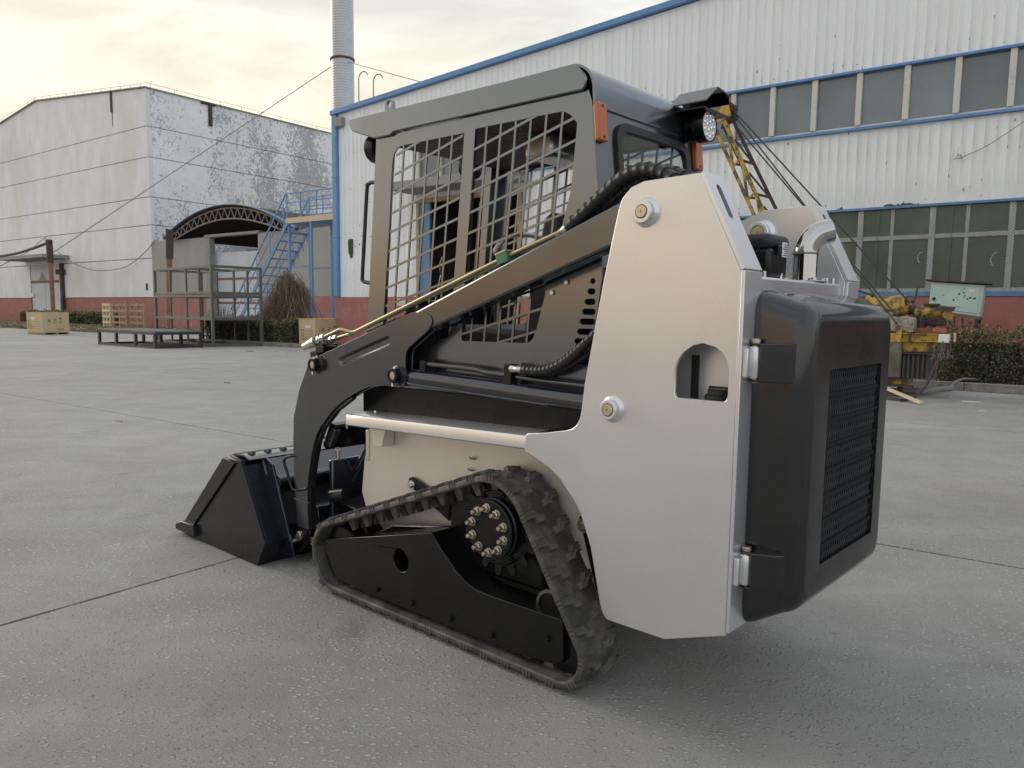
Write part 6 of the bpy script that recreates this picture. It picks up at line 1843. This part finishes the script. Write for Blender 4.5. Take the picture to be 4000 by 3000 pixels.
# ropes
for p0, p1 in (((-5.10, Yd - .05, 4.83), (-2.10, Yd - .05, 1.47)), ((-5.11, Yd, 4.78), (-2.20, Yd - .35, 1.12)), ((-5.12, Yd + .06, 4.63), (-2.12, Yd - .26, 1.12))):
    wb(MB().tube([p0, p1], .013, 8), 'hoist_rope', M['wire'], DK)
kn = MB()
for (x, z) in ((-2.58, 1.585), (-2.38, 1.345), (-1.98, 1.51)):
    pass
for p in ((-2.60, Yd - .30, 1.585), (-2.40, Yd - .32, 1.35), (-2.06, Yd - .05, 1.50)):
    wb(MB().lathe([(.015, -.03), (.03, -.02), (.035, .0), (.028, .025), (.012, .03)], p, (.7, .2, -.6), 12), 'rope_clip', M['rustdark'], DK)
wb(MB().tube(spline([(-2.60, Yd - .3, 1.585), (-2.75, Yd - .32, 1.64), (-2.90, Yd - .3, 1.70)], 4), .016, 8), 'rope_tail', M['wire'], DK)
wb(MB().tube([(-2.03, Yd - .05, 1.53), (-2.01, Yd - .05, 1.72)], .014, 8), 'rope_tail', M['wire'], DK)

# loose things on and around it
def boulder(name, label, c, s_, m, seed, cat='stone', rot=0):
    r2 = random.Random(seed)
    bm = bmesh.new(); bmesh.ops.create_cube(bm, size=2)
    bmesh.ops.subdivide_edges(bm, edges=bm.edges, cuts=5, use_grid_fill=True)
    for v in bm.verts:
        d = v.co.normalized()
        v.co = v.co.lerp(d * 1.25, .35)
        v.co += Vector((r2.gauss(0, .045), r2.gauss(0, .045), r2.gauss(0, .045)))
        v.co.x *= s_[0]; v.co.y *= s_[1]; v.co.z *= s_[2]
    zmin = min(v.co.z for v in bm.verts)
    for v in bm.verts: v.co.z -= zmin
    me = bpy.data.meshes.new(name); bm.to_mesh(me); bm.free(); me.materials.append(m)
    o = bpy.data.objects.new(name, me); COL.objects.link(o)
    o.location = Wp(*c); o.rotation_euler = (0, 0, RZ + rot)
    return tag(o, label, cat)
boulder('rough_stone', 'large speckled stone weighing down the derrick frame', (-2.19, Yd - .16, 1.005), (.21, .14, .115), M['stone'], 3)
boulder('rough_stone', 'tan stone behind the speckled one on the derrick, below the yellow guard', (-2.50, Yd + .12, 1.005), (.16, .16, .15), M['stone'], 8)
boulder('brick_lump', 'broken red brick on the right end of the derrick frame', (-1.63, Yd - .28, 1.006), (.085, .05, .04), M['brickred'], 5, 'brick', .4)
sb = wsolo(MB().box(-1.62, -1.48, Yd - .47, Yd - .36, .875, 1.0), 'switch_box', M['whitelabel'], 'dirty white switch box hung on the end of the derrick frame', 'switch box', -1.55, Yd - .4, bevel=.006)
r2 = random.Random(9); mb = MB()
for k in range(60):
    x, y = -1.54 + r2.gauss(0, .035), Yd - .42 + r2.gauss(0, .03)
    mb.tube([(x, y, .90), (x + r2.gauss(0, .02), y, .78), (x + r2.gauss(-.02, .05), y + r2.gauss(0, .03), .64 + r2.gauss(0, .03))], .006, 4)
wsolo(mb, 'rag_bundle', M['grimy'], 'frayed grey rag bundle hanging under the white switch box', 'rag', -1.55, Yd - .4, recalc=False)
wsolo(MB().tube(spline([(-1.60, Yd - .40, .90), (-1.66, Yd - .45, .78), (-1.58, Yd - .45, .68), (-1.48, Yd - .44, .70)], 6), .016, 8), 'cable_loop', M['wire'], 'short black cable loop beside the hanging rag bundle', 'cable', -1.6, Yd - .4)
wsolo(MB().tube(spline([(-1.57, Yd - .42, .70), (-1.66, Yd - .48, .45), (-1.74, Yd - .60, .20), (-1.86, Yd - .85, .05), (-2.0, Yd - 1.05, .025)], 8), .020, 8), 'power_cable', M['rustdark'], 'brown power cable hanging from the derrick to the ground', 'cable', -1.7, Yd - .6)
wsolo(MB().tube(spline([(-2.55, Yd - .15, .05), (-2.18, Yd + .25, .055), (-1.85, Yd + .35, .06), (-1.72, Yd + .95, .06), (-1.58, Yd + 1.30, .06)], 8), .048, 12), 'flexible_pipe', M['greycable'], 'thick grey flexible pipe lying from the derrick to the kerb', 'pipe', -1.9, Yd)
wsolo(MB().tube(spline([(-1.62, Yd + 1.25, .06), (-1.55, Yd + 1.6, .16), (-1.45, Yd + 1.9, .19), (-1.25, Yd + 2.1, .17)], 6), .022, 8), 'thin_hose', M['greycable'], 'thin grey hose running from the flexible pipe over the kerb', 'hose', -1.5, Yd + 1.5)
pk = MB().bar((-2.75, 13.15, .30), (-1.68, 12.28, .022), .085, .028)
wsolo(pk, 'timber_plank', M['freshwood'], 'pale timber plank propped from the derrick down to the ground', 'plank', -1.7, 12.3, bevel=.003)
wsolo(MB().bar((-2.55, 12.95, .03), (-1.98, 12.55, .02), .09, .03), 'old_plank', M['rustdark'], 'dark weathered board lying under the pale timber plank', 'plank', -2.2, 12.7)
wsolo(MB().bar((-2.35, 13.35, .03), (-1.90, 13.15, .02), .12, .02), 'old_plank', M['grimy'], 'grey weathered board flat on the ground beneath the derrick', 'plank', -2.2, 13.2)

# mint-green cabinet on legs
CB = wthing('control_cabinet', 'mint green steel control cabinet with rust spots on dark legs', 'cabinet', -1.8, 16.5)
tilt = lambda x: -(x + 1.8) * .075
mb = MB().prism([(-2.26, 1.50 + .0), (-1.40, 1.28), (-1.37, 1.84), (-2.22, 1.92)], 16.40, 16.85)
mb = MB().prism([(-2.24, 1.40), (-1.40, 1.27), (-1.36, 1.84), (-2.22, 1.92)], 16.40, 16.85)
wb(mb, 'cabinet_body', M['mint'], CB, bevel=.008)
wb(MB().prism([(-2.31, 1.935), (-1.27, 1.855), (-1.27, 1.885), (-2.31, 1.965)], 16.32, 16.92), 'cabinet_roof', M['rustdark'], CB, bevel=.006)
dp = wb(MB().prism(rpoly([(-2.20, 1.44, .01), (-1.45, 1.325, .01), (-1.43, 1.805, .01), (-2.19, 1.875, .01)]), 16.385, 16.398), 'cabinet_door', M['mint'], CB, bevel=.004)
wb(MB().lathe([(.032, 0), (.030, .012), (.014, .012), (.012, .03)], (-2.16, 16.384, 1.60), (0, -1, 0), 18), 'lock_knob', M['rustdark'], CB, parent=dp)
r2 = random.Random(4)
for k in range(34):
    x, z = (r2.gauss(-1.70, .12), r2.gauss(1.68, .09)) if k < 14 else (r2.uniform(-2.17, -1.47), r2.uniform(1.45, 1.82))
    if z > 1.84 - (x + 2.2) * .09 or z < 1.44 - (x + 2.2) * .14: continue
    rr = r2.uniform(.005, .022) if k < 14 else r2.uniform(.004, .010)
    wb(MB().lathe([(rr, 0), (rr * .8, .0012)], (x, 16.3848, z), (0, -1, 0), 9), 'rust_spot', M['rustdark'], CB, parent=dp)
wb(MB().box(-1.60, -1.50, 16.380, 16.3845, 1.715, 1.77), 'paper_label', M['whitelabel'], CB, parent=dp)
wb(MB().prism([(-2.25, 1.385), (-1.38, 1.255), (-1.38, 1.215), (-2.25, 1.345)], 16.39, 16.86), 'base_frame', M['grimy'], CB, bevel=.006)
for x, y in ((-1.44, 16.44), (-1.44, 16.80), (-2.18, 16.44), (-2.18, 16.80)):
    wb(MB().box(x - .03, x + .03, y - .03, y + .03, .09, 1.26 - (x + 1.4) * .15), 'leg', M['blacksteel'], CB)
for (p0, p1) in (((-1.95, 16.42, 1.28), (-1.60, 16.42, .75)), ((-1.80, 16.45, 1.26), (-1.82, 16.45, .80)), ((-1.68, 16.45, 1.24), (-1.62, 16.45, .85))):
    wb(MB().tube([p0, p1], .018, 6), 'leg_brace', M['blacksteel'], CB)

# scattered litter on the concrete
r2 = random.Random(21)
lit = [(-5.9, 4.9, .16, 'rustdark'), (-6.6, 5.6, .10, 'wood'), (-8.5, 4.2, .10, 'wood'), (-1.15, 13.2, .14, 'whitelabel'), (-.9, 12.0, .06, 'whitelabel'), (-9.5, 7.6, .12, 'wood'), (-11.6, 7.6, .10, 'grimy'), (-20.0, 13.9, .22, 'rust'), (-19.0, 14.3, .18, 'whitelabel'), (-18.0, 13.6, .10, 'whitelabel')]
desc = ['dark bent metal strip lying on the concrete left of the bucket arm', 'small brown scrap on the concrete between the bucket and the racks', 'brown scrap on the concrete at the left, level with the arm', 'flat white scrap of paper on the concrete by the right kerb',
        'tiny white scrap on the concrete right of the plank', 'tan leaf on the concrete in the middle distance, right of the other', 'dark leaf on the concrete in the middle distance, left of the tan one', 'rusty scrap by the kerb in front of the low hedge', 'white scrap by the kerb right of the rusty one', 'small white fleck on the concrete in front of the plywood crate']
for (x, y, s_, mm), ds in zip(lit, desc):
    n = 7
    ring_ = [(x + s_ * r2.uniform(.6, 1) * math.cos(2 * math.pi * k / n), y + .35 * s_ * r2.uniform(.6, 1) * math.sin(2 * math.pi * k / n)) for k in range(n)]
    o = wsolo(MB().prism(ring_, .0015, .006 + s_ * .03, axis='z'), 'litter', M[mm], ds, 'litter', x, y)
